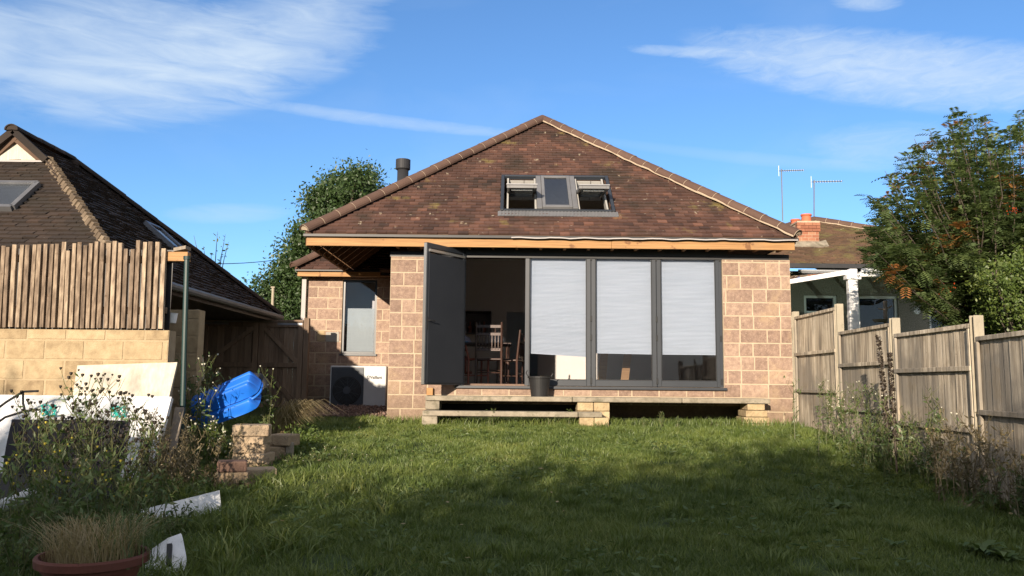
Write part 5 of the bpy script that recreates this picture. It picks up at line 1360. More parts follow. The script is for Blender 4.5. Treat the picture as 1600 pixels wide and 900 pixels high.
for s_ in (-1, 1):
    mb = MB(); mb.bar(Vector((rgx + s_ * (gw + .08), gY - .14, gz_ - .03)), Vector((rgx, gY - .14, gz_ + (gw + .06) * math.tan(pt2))), .1, .06, upv=(0, -1, 0)); mb.build('verge_board', m_tile_nb, ln)
mb = MB(); mb.box(rgx - gw - .05, rgx + gw + .05, gY - .12, gY - .03, gz_ - .05, gz_ - .025); mb.build('gablet_flashing', m_lead, ln)
mb = MB(); mb.box(XE - 2 * w2 + .3, XE - 1.45, YF + .35, YB - .35, .8, ZE2 - .02); mb.build('wall', m_cblock, ln)
mb = MB(); mb.box(XE - 1.5, XE - .02, YF + .1, YB, ZE2 - .12, ZE2 - .1); mb.box(XE - .04, XE - .02, YF, YB, ZE2 - .1, ZE2 + .0); mb.build('soffit', m_gutter, ln)
mb = MB(); mb.tube([(XE + .05, YF, ZE2 - .02), (XE + .05, YB, ZE2 - .02)], .055, 10); mb.build('gutter', M('grey_gutter', [(0.12, .12, .12), (.2, .2, .2)], .5), ln)
def roofwin(name, pts, nrm, lab):
    pts = [Vector(p) for p in pts]; n_ = Vector(nrm)
    e = MB(); c = sum(pts, Vector()) / 4
    for i in range(4):
        a, b = pts[i], pts[(i + 1) % 4]; e.bar(a + n_ * .05, b + n_ * .05, .07, .09, upv=n_)
    f_ = e.build(name, m_metal, ln)
    e = MB(); e.poly([p.lerp(c, .04) + n_ * .07 for p in pts], .01, n_); e.build('pane', m_glass2, f_)
    e = MB(); e.poly([p.lerp(c, .04) + n_ * .03 for p in pts], .01, n_); e.build('reveal', M('dim_reveal', [(0.1, .11, .12), (.14, .15, .16)], .8), f_)
c4 = [hit(a, b, of2, nf2) for (a, b) in ((-30, 330), (32, 328), (54, 293), (-5, 293))]
x0_, x1_ = c4[0].x, c4[2].x
za_, zb_ = min(c4[0].z, c4[1].z), c4[2].z
q = lambda x, z: Vector((x, YF + (z - ZE2) / math.tan(pt2), z))
xr = (hit(32, 328, of2, nf2).x + hit(54, 293, of2, nf2).x) / 2
roofwin('roof_window', [q(xr - .78, za_), q(xr, za_), q(xr, zb_), q(xr - .78, zb_)], nf2, '')
c5 = [hit(a, b, o2, nr2) for (a, b) in ((262, 392), (284, 386), (254, 364), (240, 362))]
cy_ = (c5[0].y + c5[2].y) / 2; cz_ = (c5[0].z + c5[2].z) / 2
q5 = lambda y, z: Vector((XE - (z - ZE2) / math.tan(pt2), y, z))
roofwin('roof_window', [q5(cy_ - .28, cz_ - .2), q5(cy_ + .28, cz_ - .2), q5(cy_ + .28, cz_ + .22), q5(cy_ - .28, cz_ + .22)], nr2, '')

# ================================================================== slatted screen on block wall
BY = 9.6
bwx1 = at(262, 560, BY).x; bzt = at(130, 515, BY).z
block_wall((-11, BY, .5), (1, 0, 0), bwx1 + 11, bzt - .5, 'garden_wall', None, m_cblock, m_cmortar, (0, -1, 0), thick=.2, seed=12, z_off=(bzt - .5) - 9 * .227 + .11, mixed=False)
tag(bpy.data.objects['garden_wall'], 'buff concrete block wall carrying the slatted timber screen', 'wall')
scr = empty('slatted_screen', (-6, BY, bzt), 'screen of upright weathered timber slats standing on the buff block wall', 'screen')
mb = MB(); x = -7.9; n_s = 0
while x < bwx1 - .05:
    zt = at(257 + (x - bwx1) * 130, 380 - (x - bwx1) * 3.2, BY).z + random.choice([0, 0, 0, 0, .0, -.02, .02, -.08 if random.random() < .4 else 0])
    w_ = random.uniform(.04, .05); ty_ = random.uniform(-.006, .006)
    mb.obox((x, BY - .045 + ty_, bzt + .012 + random.uniform(0, .01)), (w_, 0, 0), (0, .05, 0), (random.uniform(-.01, .01) - .02, 0, zt - bzt))
    x += w_ + random.uniform(.020, .030)
mb.build('slats', m_slat, scr)
for zz in (bzt + .2, bzt + .8):
    mb = MB(); mb.box(-8, bwx1 - .06, BY + .012, BY + .06, zz, zz + .07); mb.build('rail', m_gate, scr)
mb = MB(); mb.box(-8, bwx1 - .03, BY + .07, BY + .08, bzt + .005, bzt + .95); mb.build('backing', m_gutter, scr)
# beam and prop
bm = at(258, 401, BY); be = at(293, 401, BY)
mb = MB(); mb.obox((bm.x, BY + .0, bm.z - .05), (be.x - bm.x, 0, 0), (0, .1, 0), (0, 0, .11)); tag(mb.build('beam_end', m_wood_or, bevel=.004), 'short yellowish timber beam poking out beyond the slats onto the green pole', 'beam')
mb = MB(); mb.obox((bm.x + .1, BY - .02, bm.z + .062), (be.x - bm.x - .12, 0, .03), (0, .16, 0), (0, 0, .04)); tag(mb.build('slate_offcut', m_plank), 'grey board scrap lying on top of the beam end', 'board')
gp = empty('green_pole', at(284, 700, BY - .1), 'dark green metal pole leaning slightly under the beam end', 'pole')
mb = MB(); mb.tube([at(283, 720, BY - .12), at(292, 404, BY - .1)], .03, 10); mb.build('pole_shaft', m_gpost, gp)
mb = MB(); t_ = at(292, 403, BY - .1); mb.tube([t_ + Vector((0, 0, -.02)), t_ + Vector((0, 0, .02))], .04, 10); mb.build('pole_cap', m_gpost, gp)
# receding side wall
block_wall((at(255, 600, 11.0).x, 11.0, .6), (1, 0, 0), at(306, 600, 11.0).x - at(255, 600, 11.0).x, at(290, 484, 11.0).z - .6, 'return_wall', None, m_cblock, m_cmortar, (0, -1, 0), thick=.2, seed=14, mixed=True)
o_ = bpy.data.objects['return_wall']; tag(o_, 'worn block wall end behind the green pole', 'wall')
p = at(300, 560, 13.2)
block_wall((p.x, 13.6, .8), (0, -1, 0), 3.0, .95, 'low_side_wall', None, m_gblock, m_cmortar, (1, 0, 0), thick=.2, seed=15)
tag(bpy.data.objects['low_side_wall'], 'low pale block wall running back toward the gate', 'wall')
# pale broken frame on the low wall
p = at(300, 570, 11.6); mb = MB(); mb.bar(at(288, 566, 11.6), at(314, 560, 11.6), .06, .06); mb.bar(at(314, 560, 11.6), at(316, 595, 11.6), .05, .05); tag(mb.build('broken_frame', m_cream), 'broken pale timber frame piece lying beside the gate', 'frame')
p = at(268, 497, BY + .5); mb = MB(); mb.lathe((p.x, p.y, p.z - .06), [(0, 0), (.055, 0), (.07, .11), (.075, .12), (.06, .12), (.05, .02)], 16); tag(mb.build('white_tub', m_white), 'small white plastic tub on the wall beside the last slat', 'tub')
mb = MB(); mb.bar(at(299, 512, 12), at(311, 484, 12), .07, .05); tag(mb.build('timber_scrap', m_plank), 'grey timber scrap jammed upright by the gate post', 'board')

# ================================================================== gate
GY = 16.2
gt = empty('garden_gate', (at(395, 640, GY).x, GY, 1.1), 'old brown boarded double gate with diagonal braces left of the wing', 'gate')
def gx2(px): return at(px, 560, GY).x
zb, zt = at(395, 637, GY).z, at(395, 502, GY).z
for (a, b, nm) in ((316, 403, 0), (404, 473, 1)):
    x0, x1 = gx2(a), gx2(b); nb = 9 if nm else 8
    lf = MB(); bw = (x1 - x0) / nb
    for k in range(nb): lf.box(x0 + k * bw + .003, x0 + (k + 1) * bw - .003, GY, GY + .022, zb + random.uniform(0, .02), zt - .01)
    L_ = lf.build('gate_leaf', m_gate, gt)
    for (pa, h_) in ((507, .09), (570, .09)):
        z = at(395, pa, GY).z; mb = MB(); mb.box(x0, x1, GY - .045, GY - .001, z - h_ / 2, z + h_ / 2); mb.build('rail', m_gate, L_, bevel=.004)
    for xx in (x0, x1 - .1):
        mb = MB(); mb.box(xx, xx + .1, GY - .047, GY - .0015, zb, zt - .02); mb.build('stile', m_gate, L_, bevel=.004)
    zu, zm = at(395, 512, GY).z, at(395, 566, GY).z; zl = at(395, 575, GY).z
    xa, xb = (x0 + .1, x1 - .1) if nm else (x1 - .1, x0 + .1)
    for (p_, q_) in (((xa, zu), (xb, zm)), ((xa, zl), (xb, zb + .08))):
        mb = MB(); mb.bar((p_[0], GY - .025, p_[1]), (q_[0], GY - .025, q_[1]), .08, .04, upv=(0, -1, 0)); mb.build('brace', m_gate, L_)
    mb = MB(); z = at(395, 506, GY).z; mb.box(x0 + .02 if not nm else x1 - .5, x0 + .5 if not nm else x1 - .02, GY - .055, GY - .0465, z - .02, z + .02); mb.build('strap_hinge', m_metal, L_)
mb = MB(); mb.box(gx2(316), gx2(473), GY - .06, GY + .03, zt - .005, zt + .03); mb.build('top_cap', m_gate, gt)
for (a, b) in ((474, 482), (308, 316)):
    mb = MB(); mb.box(gx2(a), gx2(b), GY - .06, GY + .05, .9, zt + .07); mb.build('gate_post', m_gate, gt, bevel=.005)

# ================================================================== clutter on the left
def sheet(name, px4, Y4, th, mat, label, cat, n=10, warp=.01):
    P = [at(px4[i][0], px4[i][1], Y4[i]) for i in range(4)]   # TL TR BR BL
    nn = (P[1] - P[0]).cross(P[3] - P[0]).normalized(); nn = nn if nn.y < 0 else -nn
    mb = MB(); vs = []; fs = []
    for i in range(n + 1):
        for j in range(n + 1):
            u, w_ = i / n, j / n; p = P[0].lerp(P[1], u).lerp(P[3].lerp(P[2], u), w_) + nn * warp * math.sin(u * 4 + 1) * math.sin(w_ * 3); vs.append(p)
    m_ = (n + 1) ** 2; vs += [v - nn * th for v in vs]
    for i in range(n):
        for j in range(n):
            k = i * (n + 1) + j; q = (k, k + 1, k + n + 2, k + n + 1); fs.append(q); fs.append(tuple(x + m_ for x in q[::-1]))
    for i in range(n):
        for (a, b) in ((i, i + 1), ((i + 1) + n * (n + 1), i + n * (n + 1)), ((i + 1) * (n + 1), i * (n + 1)), (i * (n + 1) + n, (i + 1) * (n + 1) + n)):
            fs.append((a, b, b + m_, a + m_))
    mb.add(vs, fs, .5)
    return tag(mb.build(name, mat, smooth=False), label, cat)
sheet('cream_board', [(121, 571), (277, 566), (236, 730), (96, 735)], [9.45, 9.45, 9.05, 9.05], .03, m_cream, 'large cream board leaning topmost against the buff block wall', 'board')
pb = sheet('polystyrene_sheet', [(-60, 616), (268, 620), (222, 790), (-80, 790)], [9.0, 9.0, 8.5, 8.5], .06, m_poly, 'long white polystyrene sheet with green scribbles leaning in front of the cream board', 'insulation board')
for (cx_, cy_) in ((76, 641), (185, 643)):
    mb = MB()
    for k in range(16):
        pts = [at(cx_ + 12 * math.cos(k * .8 + t) * (1 - t * .1), cy_ + 9 * math.sin(k * 1.3 + t * 1.4), 8.89 + (0 if cy_ < 600 else -.005)) for t in (0, .7, 1.4)]
        mb.tube(pts, .006, 4)
    mb.build('green_scribble', m_green, pb)
sheet('black_sheet', [(19, 655), (203, 657), (186, 745), (2, 775)], [7.9, 7.9, 7.6, 7.6], .012, m_blksheet, 'black rubber sheet propped upright among the weeds', 'sheet', warp=.05)
sheet('plastic_sheet', [(-40, 738), (190, 745), (170, 860), (-60, 860)], [7.55, 7.5, 7.0, 7.0], .02, m_black, 'dark plastic panel low in the weeds under the black sheet', 'panel', warp=.03)
for k, (a, b, c, d, lab) in enumerate(((260, 640, 232, 740, 'narrow grey timber plank leaning beside the polystyrene sheet'), (281, 637, 262, 735, 'rounder-topped grey plank leaning just right of the narrow one'))):
    p, q = at(a, b, 9.2), at(c, d, 8.9)
    mb = MB(); mb.bar(q, p, .10 if k else .075, .03, upv=(0, -1, 0)); tag(mb.build('leaning_plank', m_plank, bevel=.006), lab, 'plank')
# black cables in front of the polystyrene
for k, (pts_, lab) in enumerate(((((-20, 650), (10, 628), (36, 612), (60, 611)), 'upper black cable looping off the polystyrene sheet'), (((-20, 672), (8, 652), (40, 642), (62, 640)), 'lower black cable hanging across the polystyrene sheet'), (((36, 612), (36, 630), (42, 655), (44, 665)), 'short black cable dropping down behind the black sheet'))):
    mb = MB(); P = [at(a, b, 8.6) for a, b in pts_]; Q = []
    for i in range(len(P) - 1):
        for t in range(5): Q.append(P[i].lerp(P[i + 1], t / 5))
    Q.append(P[-1]); mb.tube(Q, .012, 6); tag(mb.build('black_cable', m_black, smooth=True), lab, 'cable')
# white tube strip
mb = MB(); mb.tube([at(-20, 797, 6.6), at(15, 787, 6.6), at(40, 776, 6.65), at(55, 764, 6.7)], [.05, .055, .05, .03], 10); tag(mb.build('white_pipe', m_poly, smooth=True), 'crumpled white plastic pipe low at the picture edge', 'pipe')
mb = MB(); mb.bar(at(112, 722, 7.3), at(140, 716, 7.3), .1, .05); tag(mb.build('pale_lump', m_conc, bevel=.01), 'pale rubble lump half hidden in the weeds before the black sheet', 'rubble')
# white plastic boards on the ground
sheet('white_plank', [(206, 800), (343, 766), (347, 802), (216, 830)], [6.85, 7.2, 7.08, 6.72], .05, m_poly, 'white polystyrene strip lying on edge by the lawn', 'board', warp=.02)
e = MB(); P = [at(236, 858, 5.6), at(262, 840, 5.62), at(284, 832, 5.65), at(291, 868, 5.5), at(275, 912, 5.3), at(222, 912, 5.3), at(225, 880, 5.45)]
e.poly(P, .07); wl = e.build('white_chunk', m_poly, bevel=.012, seg=2); tag(wl, 'cracked white polystyrene chunk beside the terracotta pot', 'board')
e = MB(); e.poly([at(262, 853, 5.555), at(270, 852, 5.555), at(268, 886, 5.41), at(261, 884, 5.41)], .02); e.build('slot', m_black, wl)
# bricks and blocks
def brick(px, py, Y, w_, h_, d_, rz_, mat, lab, tilt=0, cat='block'):
    """px,py: centre of the bottom front edge"""
    p = at(px, py, Y); Q = Matrix.Rotation(rz_, 3, 'Z') @ Matrix.Rotation(tilt, 3, 'Y')
    a, b, c = Q @ Vector((w_, 0, 0)), Q @ Vector((0, d_, 0)), Q @ Vector((0, 0, h_))
    n1 = 6; mb = MB(); o_ = p - a / 2; mb.obox(o_, a, b, c)
    ob = mb.build('stone_block', mat, bevel=.014, seg=2); tag(ob, lab, cat, 'loose blocks stacked at the edge of the lawn'); return ob
SB = [(391, 738, 9.0, .36, .1, .3, .1, m_brickold, 'bottom block of the taller stack, sunk in the grass'),
      (386, 724, 9.0, .36, .105, .3, -.15, m_brickold, 'second block from the bottom of the taller stack'),
      (389, 709, 9.0, .34, .1, .28, .12, m_brickold, 'middle block of the taller stack'),
      (387, 695, 9.0, .33, .085, .28, -.05, m_brickold, 'cracked block second from the top of the taller stack'),
      (391, 682, 9.0, .38, .12, .3, .18, m_brickold, 'wide topmost block of the taller stack'),
      (366, 775, 7.95, .3, .12, .25, .05, m_redbrick, 'reddish bottom block of the shorter stack'),
      (361, 757, 7.95, .3, .11, .25, .2, m_brickold, 'middle block of the shorter stack'),
      (362, 738, 7.95, .27, .1, .22, .3, m_redbrick, 'dark tilted top block of the shorter stack'),
      (408, 752, 8.4, .3, .12, .25, .4, m_brickold, 'block lying in grass between the two stacks'),
      (434, 697, 9.7, .28, .13, .25, -.3, m_brickold, 'block behind the taller stack, upper one'),
      (432, 716, 9.7, .3, .13, .25, .2, m_brickold, 'block behind the taller stack, lower one'),
      (438, 735, 9.6, .34, .14, .25, .0, m_redbrick, 'dark block behind the taller stack touching the grass'),
      (452, 727, 9.7, .09, .26, .2, .3, m_conc, 'upright slab end standing behind the taller stack')]
for s_ in SB: brick(*s_)
# blue plastic tub (two clam halves, ribbed)
bt = empty('blue_sandpit', at(352, 668, 10.2), 'bright blue ribbed plastic shell lying tilted beside the block stack', 'plastic shell')
bc = at(353, 626, 10.3); ax = (at(402, 607, 10.2) - at(306, 644, 10.3)).normalized(); nrm = Vector((-.15, -.62, .78)); nrm = (nrm - ax * nrm.dot(ax)).normalized(); sd_ = nrm.cross(ax).normalized()
def shell(name, c, L, W, Hh, flip, mat, ribs=True, sq=.5):
    mb = MB(); n1, n2 = 96, 48; vs = []; fs = []
    for i in range(n1 + 1):
        for j in range(n2 + 1):
            u, w_ = i / n1 * 2 - 1, j / n2 * 2 - 1
            su, sw = min(1, (1 - abs(u)) / .16), min(1, (1 - abs(w_)) / .34); h = (su * su * (3 - 2 * su)) ** .8 * (sw * sw * (3 - 2 * sw)) ** .8
            q_ = max(0, abs(u) ** 4 + abs(w_) ** 4 - 1); u *= 1 - q_ * .12; w_ *= 1 - q_ * .16
            if ribs and -.62 < u < .02 and abs(w_) < .8: h -= .3 * (max(0, math.sin((u + .62) / .64 * math.pi * 9)) ** .6) * max(0, 1 - abs(w_) ** 4) * h
            if abs(abs(w_) - .38) < .05 and u > .05: h -= .14 * h
            lip = 1.0
            vs.append(c + ax * (u * L * (1 - .06 * w_ * w_)) + sd_ * (w_ * W * (1 + .12 * u)) + nrm * (h * Hh * flip * (1 + .12 * u)))
    for i in range(n1):
        for j in range(n2): k = i * (n2 + 1) + j; fs.append((k, k + 1, k + n2 + 2, k + n2 + 1))
    mb.add(vs, fs, .5); return mb.build(name, mat, bt, smooth=True)
shell('upper_shell', bc + Vector((0, 0, .03)), .47, .17, .15, 1, m_blue)
shell('lower_shell', bc - Vector((0, 0, .15)) + ax * .05, .43, .17, .12, 1, m_blue, ribs=False)
mb = MB(); pts = []
for k in range(49):
    t = 2 * math.pi * k / 48; cu = abs(math.cos(t)) ** .6 * (1 if math.cos(t) > 0 else -1); su = abs(math.sin(t)) ** .6 * (1 if math.sin(t) > 0 else -1)
    pts.append(bc - nrm * .012 + ax * cu * .475 + sd_ * su * .18 * (1 + .12 * cu))
mb.tube(pts, .018, 6); mb.build('rim', m_blue, bt, smooth=True)
# black drum behind
tr_ = empty('tyre_ring', at(404, 620, 11.0), 'black tyre partly hidden behind the blue plastic shell', 'tyre')
mb = MB(); c_ = at(398, 607, 11.0)
mb.lathe(c_, [(.10, -.06), (.16, -.08), (.2, -.05), (.21, 0), (.2, .05), (.16, .08), (.10, .06), (.09, 0), (.10, -.06)], 28, axis=(-.3, -1, .2)); mb.build('tread', m_black, tr_, smooth=True)
mb = MB(); mb.lathe(c_, [(.095, -.03), (.06, -.01), (0, -.01)], 20, axis=(-.3, -1, .2)); mb.build('rim', m_metal, tr_)
# terracotta pot
PY = 4.75; p = at(146, 864, PY); pr = (at(229, 868, PY).x - at(61, 880, PY).x) / 2 * .98
tp = empty('terracotta_pot', (p.x, PY, g(p.x, PY)), 'big round terracotta pot full of dry grass at the bottom edge', 'pot')
zr = p.z; zg = g(p.x, PY)
mb = MB(); mb.lathe((p.x, PY, 0), [(pr * .62, zg), (pr * .86, zr - .06), (pr * .9, zr - .055), (pr, zr - .05), (pr * 1.01, zr - .012), (pr * .985, zr), (pr * .93, zr - .002), (pr * .9, zr - .03), (pr * .88, zr - .08)], 48); mb.build('pot_body', m_terra, tp, smooth=False)
mb = MB(); mb.lathe((p.x, PY, 0), [(0, zr - .05), (pr * .89, zr - .06)], 32); mb.build('soil', m_soil, tp)

# ================================================================== weeds
def grassy(name, c, r, h, n, w_, mat, label, cat, lean=.6, parent=None, group=None, droop=0.5, dirv=None):
    c = Vector(c); th = rng.uniform(0, 2 * np.pi, n); rr = r * np.sqrt(rng.uniform(0, 1, n))
    x = c.x + rr * np.cos(th); y = c.y + rr * np.sin(th); H_ = h * rng.uniform(.5, 1.15, n); wd = w_ * rng.uniform(.6, 1.3, n)
    a = rng.uniform(0, 2 * np.pi, n); l = np.abs(rng.normal(0, lean, n)) * H_; lx, ly = np.cos(a) * l, np.sin(a) * l
    if dirv is not None: lx = lx * .5 + dirv[0] * H_ * rng.uniform(.4, 1.3, n); ly = ly * .5 + dirv[1] * H_ * rng.uniform(.4, 1.3, n)
    P = np.stack([x, y, np.full(n, c.z)], 1); D = np.stack([np.cos(th + 1.5), np.sin(th + 1.5), 0 * th], 1) * (wd / 2)[:, None]
    m1 = P + np.stack([lx * .25, ly * .25, H_ * .5], 1); m2 = P + np.stack([lx * .65, ly * .65, H_ * (.9 - droop * .1)], 1); tip = P + np.stack([lx, ly, H_ * (1.05 - droop * .5)], 1)
    v = np.stack([P - D, P + D, m1 + D * .9, m1 - D * .9, m2 + D * .6, m2 - D * .6, tip], 1)
    o = np_mesh(name, v, 7, [(0, 1, 2, 3), (3, 2, 4, 5), (5, 4, 6)], rng.uniform(0, 1, n), mat, parent, base=(0, 0, 0) if parent is not None else tuple(c))
    if parent is None: tag(o, label, cat, group)
    return o
grassy('dry_grass', (p.x, PY, zr - .06), pr * .85, .26, 1300, .0035, m_straw, '', '', lean=.75, parent=tp)
grassy('green_grass', (p.x + .12, PY + .05, zr - .06), pr * .8, .3, 260, .004, m_weed, '', '', lean=.5, parent=tp)

def weed(base, h, ns, label, cat='weed', leafn=60, lsize=.05, head=None, headmat=None, nhead=10, dry=False, lean=.25, seed=0, group=None, name='tall_weed', spread=.1, leafmat_=None, headr=.012, branch=3):
    rd = random.Random(seed); base = Vector(base); e = empty(name, base, label, cat, group)
    mb = MB(); hp_ = []; C = []
    for s_ in range(ns):
        b0 = base + Vector((rd.gauss(0, spread), rd.gauss(0, spread), -.03)); a = rd.uniform(0, 6.28); hh_ = h * rd.uniform(.65, 1.05)
        dx, dy = math.cos(a) * lean * hh_ * rd.random(), math.sin(a) * lean * hh_ * rd.random()
        P = [b0 + Vector((dx * t * t + rd.gauss(0, .008), dy * t * t, hh_ * t)) for t in (0, .3, .6, .85, 1)]
        mb.tube(P, [.006, .005, .004, .003, .0015], 4, cap=False)
        for k in range(int(leafn / ns)):
            t = rd.random() ** 1.2 * .9; i = min(3, int(t * 4)); q = P[i].lerp(P[i + 1], t * 4 - i if t * 4 - i < 1 else .5); C.append(q)
        for b_ in range(branch):
            i = rd.choice([1, 2, 3]); q = P[i].lerp(P[i + 1], rd.random() * .8); a2 = rd.uniform(0, 6.28); L = hh_ * rd.uniform(.12, .3)
            tip = q + Vector((math.cos(a2) * L * .6, math.sin(a2) * L * .6, L)); mb.tube([q, q.lerp(tip, .5) + Vector((math.cos(a2), math.sin(a2), 0)) * L * .1, tip], [.003, .0025, .0012], 4, cap=False)
            hp_.append(tip)
            for z_ in range(2):
                a3 = rd.uniform(0, 6.28); t2 = q.lerp(tip, .55); t3 = t2 + Vector((math.cos(a3) * L * .35, math.sin(a3) * L * .35, L * .4)); mb.tube([t2, t3], [.002, .001], 3, cap=False); hp_.append(t3)
            for k in range(3): C.append(q.lerp(tip, rd.random()))
        hp_.append(P[-1])
    mb.build('stem_sprays', m_stem_dry if dry else m_stem, e)
    C = np.array([tuple(c) for c in C]); V = leaves(C + rng.normal(size=C.shape) * lsize * .35, None, lsize, .28, 1.0, updir=(0, 0, .5))
    np_mesh('leaves', V, 4, LEAF_F, rng.uniform(0, 1, len(V)), leafmat_ or (m_stem_dry if dry else m_weed), e)
    if headmat is not None:
        rd.shuffle(hp_); mb = MB()
        for q in hp_[:nhead]:
            r_ = headr * rd.uniform(.7, 1.3); mb.lathe(q, [(0, -r_ * 1.1), (r_ * .8, -r_ * .3), (r_, r_ * .7), (0, r_ * .9)], 6)
        mb.build('flower_fruit_heads', headmat, e)  # flower heads, seed heads on the dead weeds
    return e
def wb(px, Y): x = at(px, 700, Y).x; return (x, Y, g(x, Y))
sd0 = 100
# seedheaded row against the polystyrene
for i, px in enumerate((40, 72, 100, 128, 150, 172, 195, 215)):
    Y = 6.9 + (i % 3) * .35; b = wb(px, Y); top = at(px, [625, 640, 618, 600, 590, 612, 640, 665][i], Y).z
    weed(b, (top - b[2]), 4, ['first', 'second', 'third', 'fourth', 'fifth', 'sixth', 'seventh', 'eighth'][i] + ' dark-headed dead weed in the row before the polystyrene sheet, counting from the picture edge', leafn=34, lsize=.06, headmat=m_seed, nhead=50, seed=sd0 + i, group='dead knapweed stems', name='seedhead_weed', headr=.014, branch=7, lean=.3)
k = 0
for (px, Y, pt_, mt) in ((20, 6.2, 700, m_petal), (60, 5.9, 690, m_petal), (105, 6.0, 680, m_petal), (150, 6.3, 672, m_petal), (185, 6.1, 700, m_petal), (-10, 6.4, 700, m_petal), (85, 6.6, 665, m_petal), (125, 5.5, 730, None), (40, 5.3, 760, None), (5, 5.4, 770, None), (215, 6.4, 720, None), (165, 5.6, 745, None), (75, 5.2, 800, None), (195, 5.5, 790, None)):
    b = wb(px, Y); top = at(px, pt_, Y).z
    weed(b, top - b[2], 6, 'straggly green weed ' + ['by the white pipe', 'before the black sheet, near its edge', 'before the middle of the black sheet', 'before the dark panel corner', 'at the end of the black sheet', 'furthest out at the picture edge', 'close against the black sheet', 'behind the terracotta pot', 'between pot and picture edge', 'low at the picture corner', 'at the foot of the polystyrene sheet', 'rising behind the pot rim', 'pressed against the pot', 'between pot and white chunk'][k], leafn=110, lsize=.075, headmat=mt, nhead=8, seed=200 + k, group='green weeds round the terracotta pot', headr=.0085, spread=.13, lean=.4); k += 1
# dry stems right of polystyrene
for k, (px, Y, pt_) in enumerate(((232, 8.3, 640), (250, 8.1, 660), (272, 8.2, 668), (295, 8.4, 672), (225, 7.8, 690), (262, 7.7, 700), (290, 7.8, 705), (312, 8.2, 700), (330, 8.0, 730))):
    b = wb(px, Y); top = at(px, pt_, Y).z
    weed(b, top - b[2], 6, 'dry brown weed ' + ['touching the edge of the polystyrene sheet', 'in front of the narrow plank', 'in front of the second plank', 'left of the shorter block stack', 'low before the polystyrene corner', 'above the middle of the white strip', 'above the end of the white strip', 'close beside the shorter block stack', 'below the shorter block stack'][k], leafn=110, lsize=.05, dry=True, headmat=m_stem_dry, nhead=22, seed=300 + k, group='dry brown weeds by the planks', name='dry_weed', spread=.14, lean=.5, branch=6, headr=.009)
for k, (px, Y, pt_) in enumerate(((215, 7.0, 745), (250, 7.4, 745), (285, 7.5, 738), (318, 7.6, 745), (235, 6.3, 775), (262, 6.6, 790))):
    b = wb(px, Y); top = at(px, pt_, Y).z
    weed(b, max(.15, top - b[2]), 8, 'low tangled weed ' + ['at the tip of the white strip', 'hugging the white strip', 'behind the middle of the white strip', 'behind the end of the white strip', 'between white strip and white chunk', 'just above the white chunk'][k], leafn=220, lsize=.05, headmat=None, seed=400 + k, group='low weeds by the white strip', name='low_weed', spread=.22, lean=.9)
# tall pale flowering weeds round the blue shell
for k, (px, Y, pt_) in enumerate(((300, 9.9, 560), (315, 9.8, 575), (335, 9.5, 665), (318, 9.3, 640), (345, 9.4, 660), (352, 9.5, 680), (420, 10.5, 575), (330, 10.9, 545), (305, 10.9, 570))):
    b = wb(px, Y); top = at(px, pt_, Y).z
    weed(b, top - b[2], 4, 'pale-flowered tall weed ' + ['nearest the green pole', 'second from the green pole', 'leafy one low before the middle of the blue shell', 'low in front of the blue shell end', 'just left of the taller block stack, leafy', 'short one left of the taller block stack top', 'thin one before the gate', 'behind the blue shell near the gate', 'behind the blue shell near the wall'][k], leafn=90, lsize=.08, headmat=m_petalw, nhead=12, seed=500 + k, group='pale flowering weeds round the blue shell', name='flowering_weed', spread=.07, lean=.25, headr=.011, leafmat_=m_yel if k in (2, 3, 4) else None)
# straw-coloured sedge clump
cb = wb(430, 11.2)
grassy('sedge_clump', (cb[0], 11.2, cb[2]), .14, .62, 420, .011, m_straw, 'arching straw-coloured sedge clump behind the block stack', 'ornamental grass', lean=.35, dirv=(.9, -.25), droop=1.1)
bl = [blob(470, 690, 10.6, 22, 14), blob(458, 700, 10.3, 18, 14), blob(485, 698, 10.6, 14, 10), blob(452, 715, 10.2, 16, 12)]
b_ = wb(465, 10.5); clump_tree('golden_plant', b_, bl, 'low yellow-green leafy plant spilling onto the grass beside the sedge', .045, 1700, m_yel, cat='plant', trunk_r=.012, shell=.1)
for k, (px, Y, pt_) in enumerate(((480, 9.6, 700), (520, 9.7, 705), (500, 10.1, 690), (555, 9.8, 712), (450, 9.3, 715))):
    b = wb(px, Y); weed(b, .15, 7, 'short grassy weed on the lawn edge ' + ['beside the slab end', 'below the golden plant', 'touching the golden plant', 'furthest onto the lawn', 'just below the taller block stack'][k], leafn=120, lsize=.04, seed=600 + k, group='short weeds on the lawn edge', name='low_weed', spread=.14, lean=.7, headmat=m_petalw, nhead=5, headr=.005)

# ---- by the right fence
def spike(px, Y, pb, pt_, label, lean=0):
    b = wb(px, Y); top = at(px + lean, pt_, Y); e = empty('mullein_spike', b, label, 'plant', 'dead mullein spikes by the fence')
    bs = Vector(b); mb = MB(); mb.tube([bs, bs.lerp(top, .5), top], [.012, .01, .004], 6); mb.build('stem', m_bark, e)
    n = 420; t = rng.uniform(.28, 1.0, n); th = rng.uniform(0, 6.28, n); rr = .034 * (1.05 - .55 * t)
    A = np.array(bs)[None] * (1 - t)[:, None] + np.array(top)[None] * t[:, None]; A[:, 0] += rr * np.cos(th); A[:, 1] += rr * np.sin(th)
    np_mesh('seed_pods', leaves(A, None, .036, .7), 4, LEAF_F, rng.uniform(0, 1, n), m_seed, e)
spike(1392, 9.3, 690, 524, 'taller dark seed spike standing against the fence', -20); spike(1400, 9.2, 690, 552, 'shorter dark seed spike next to the taller one', -10)
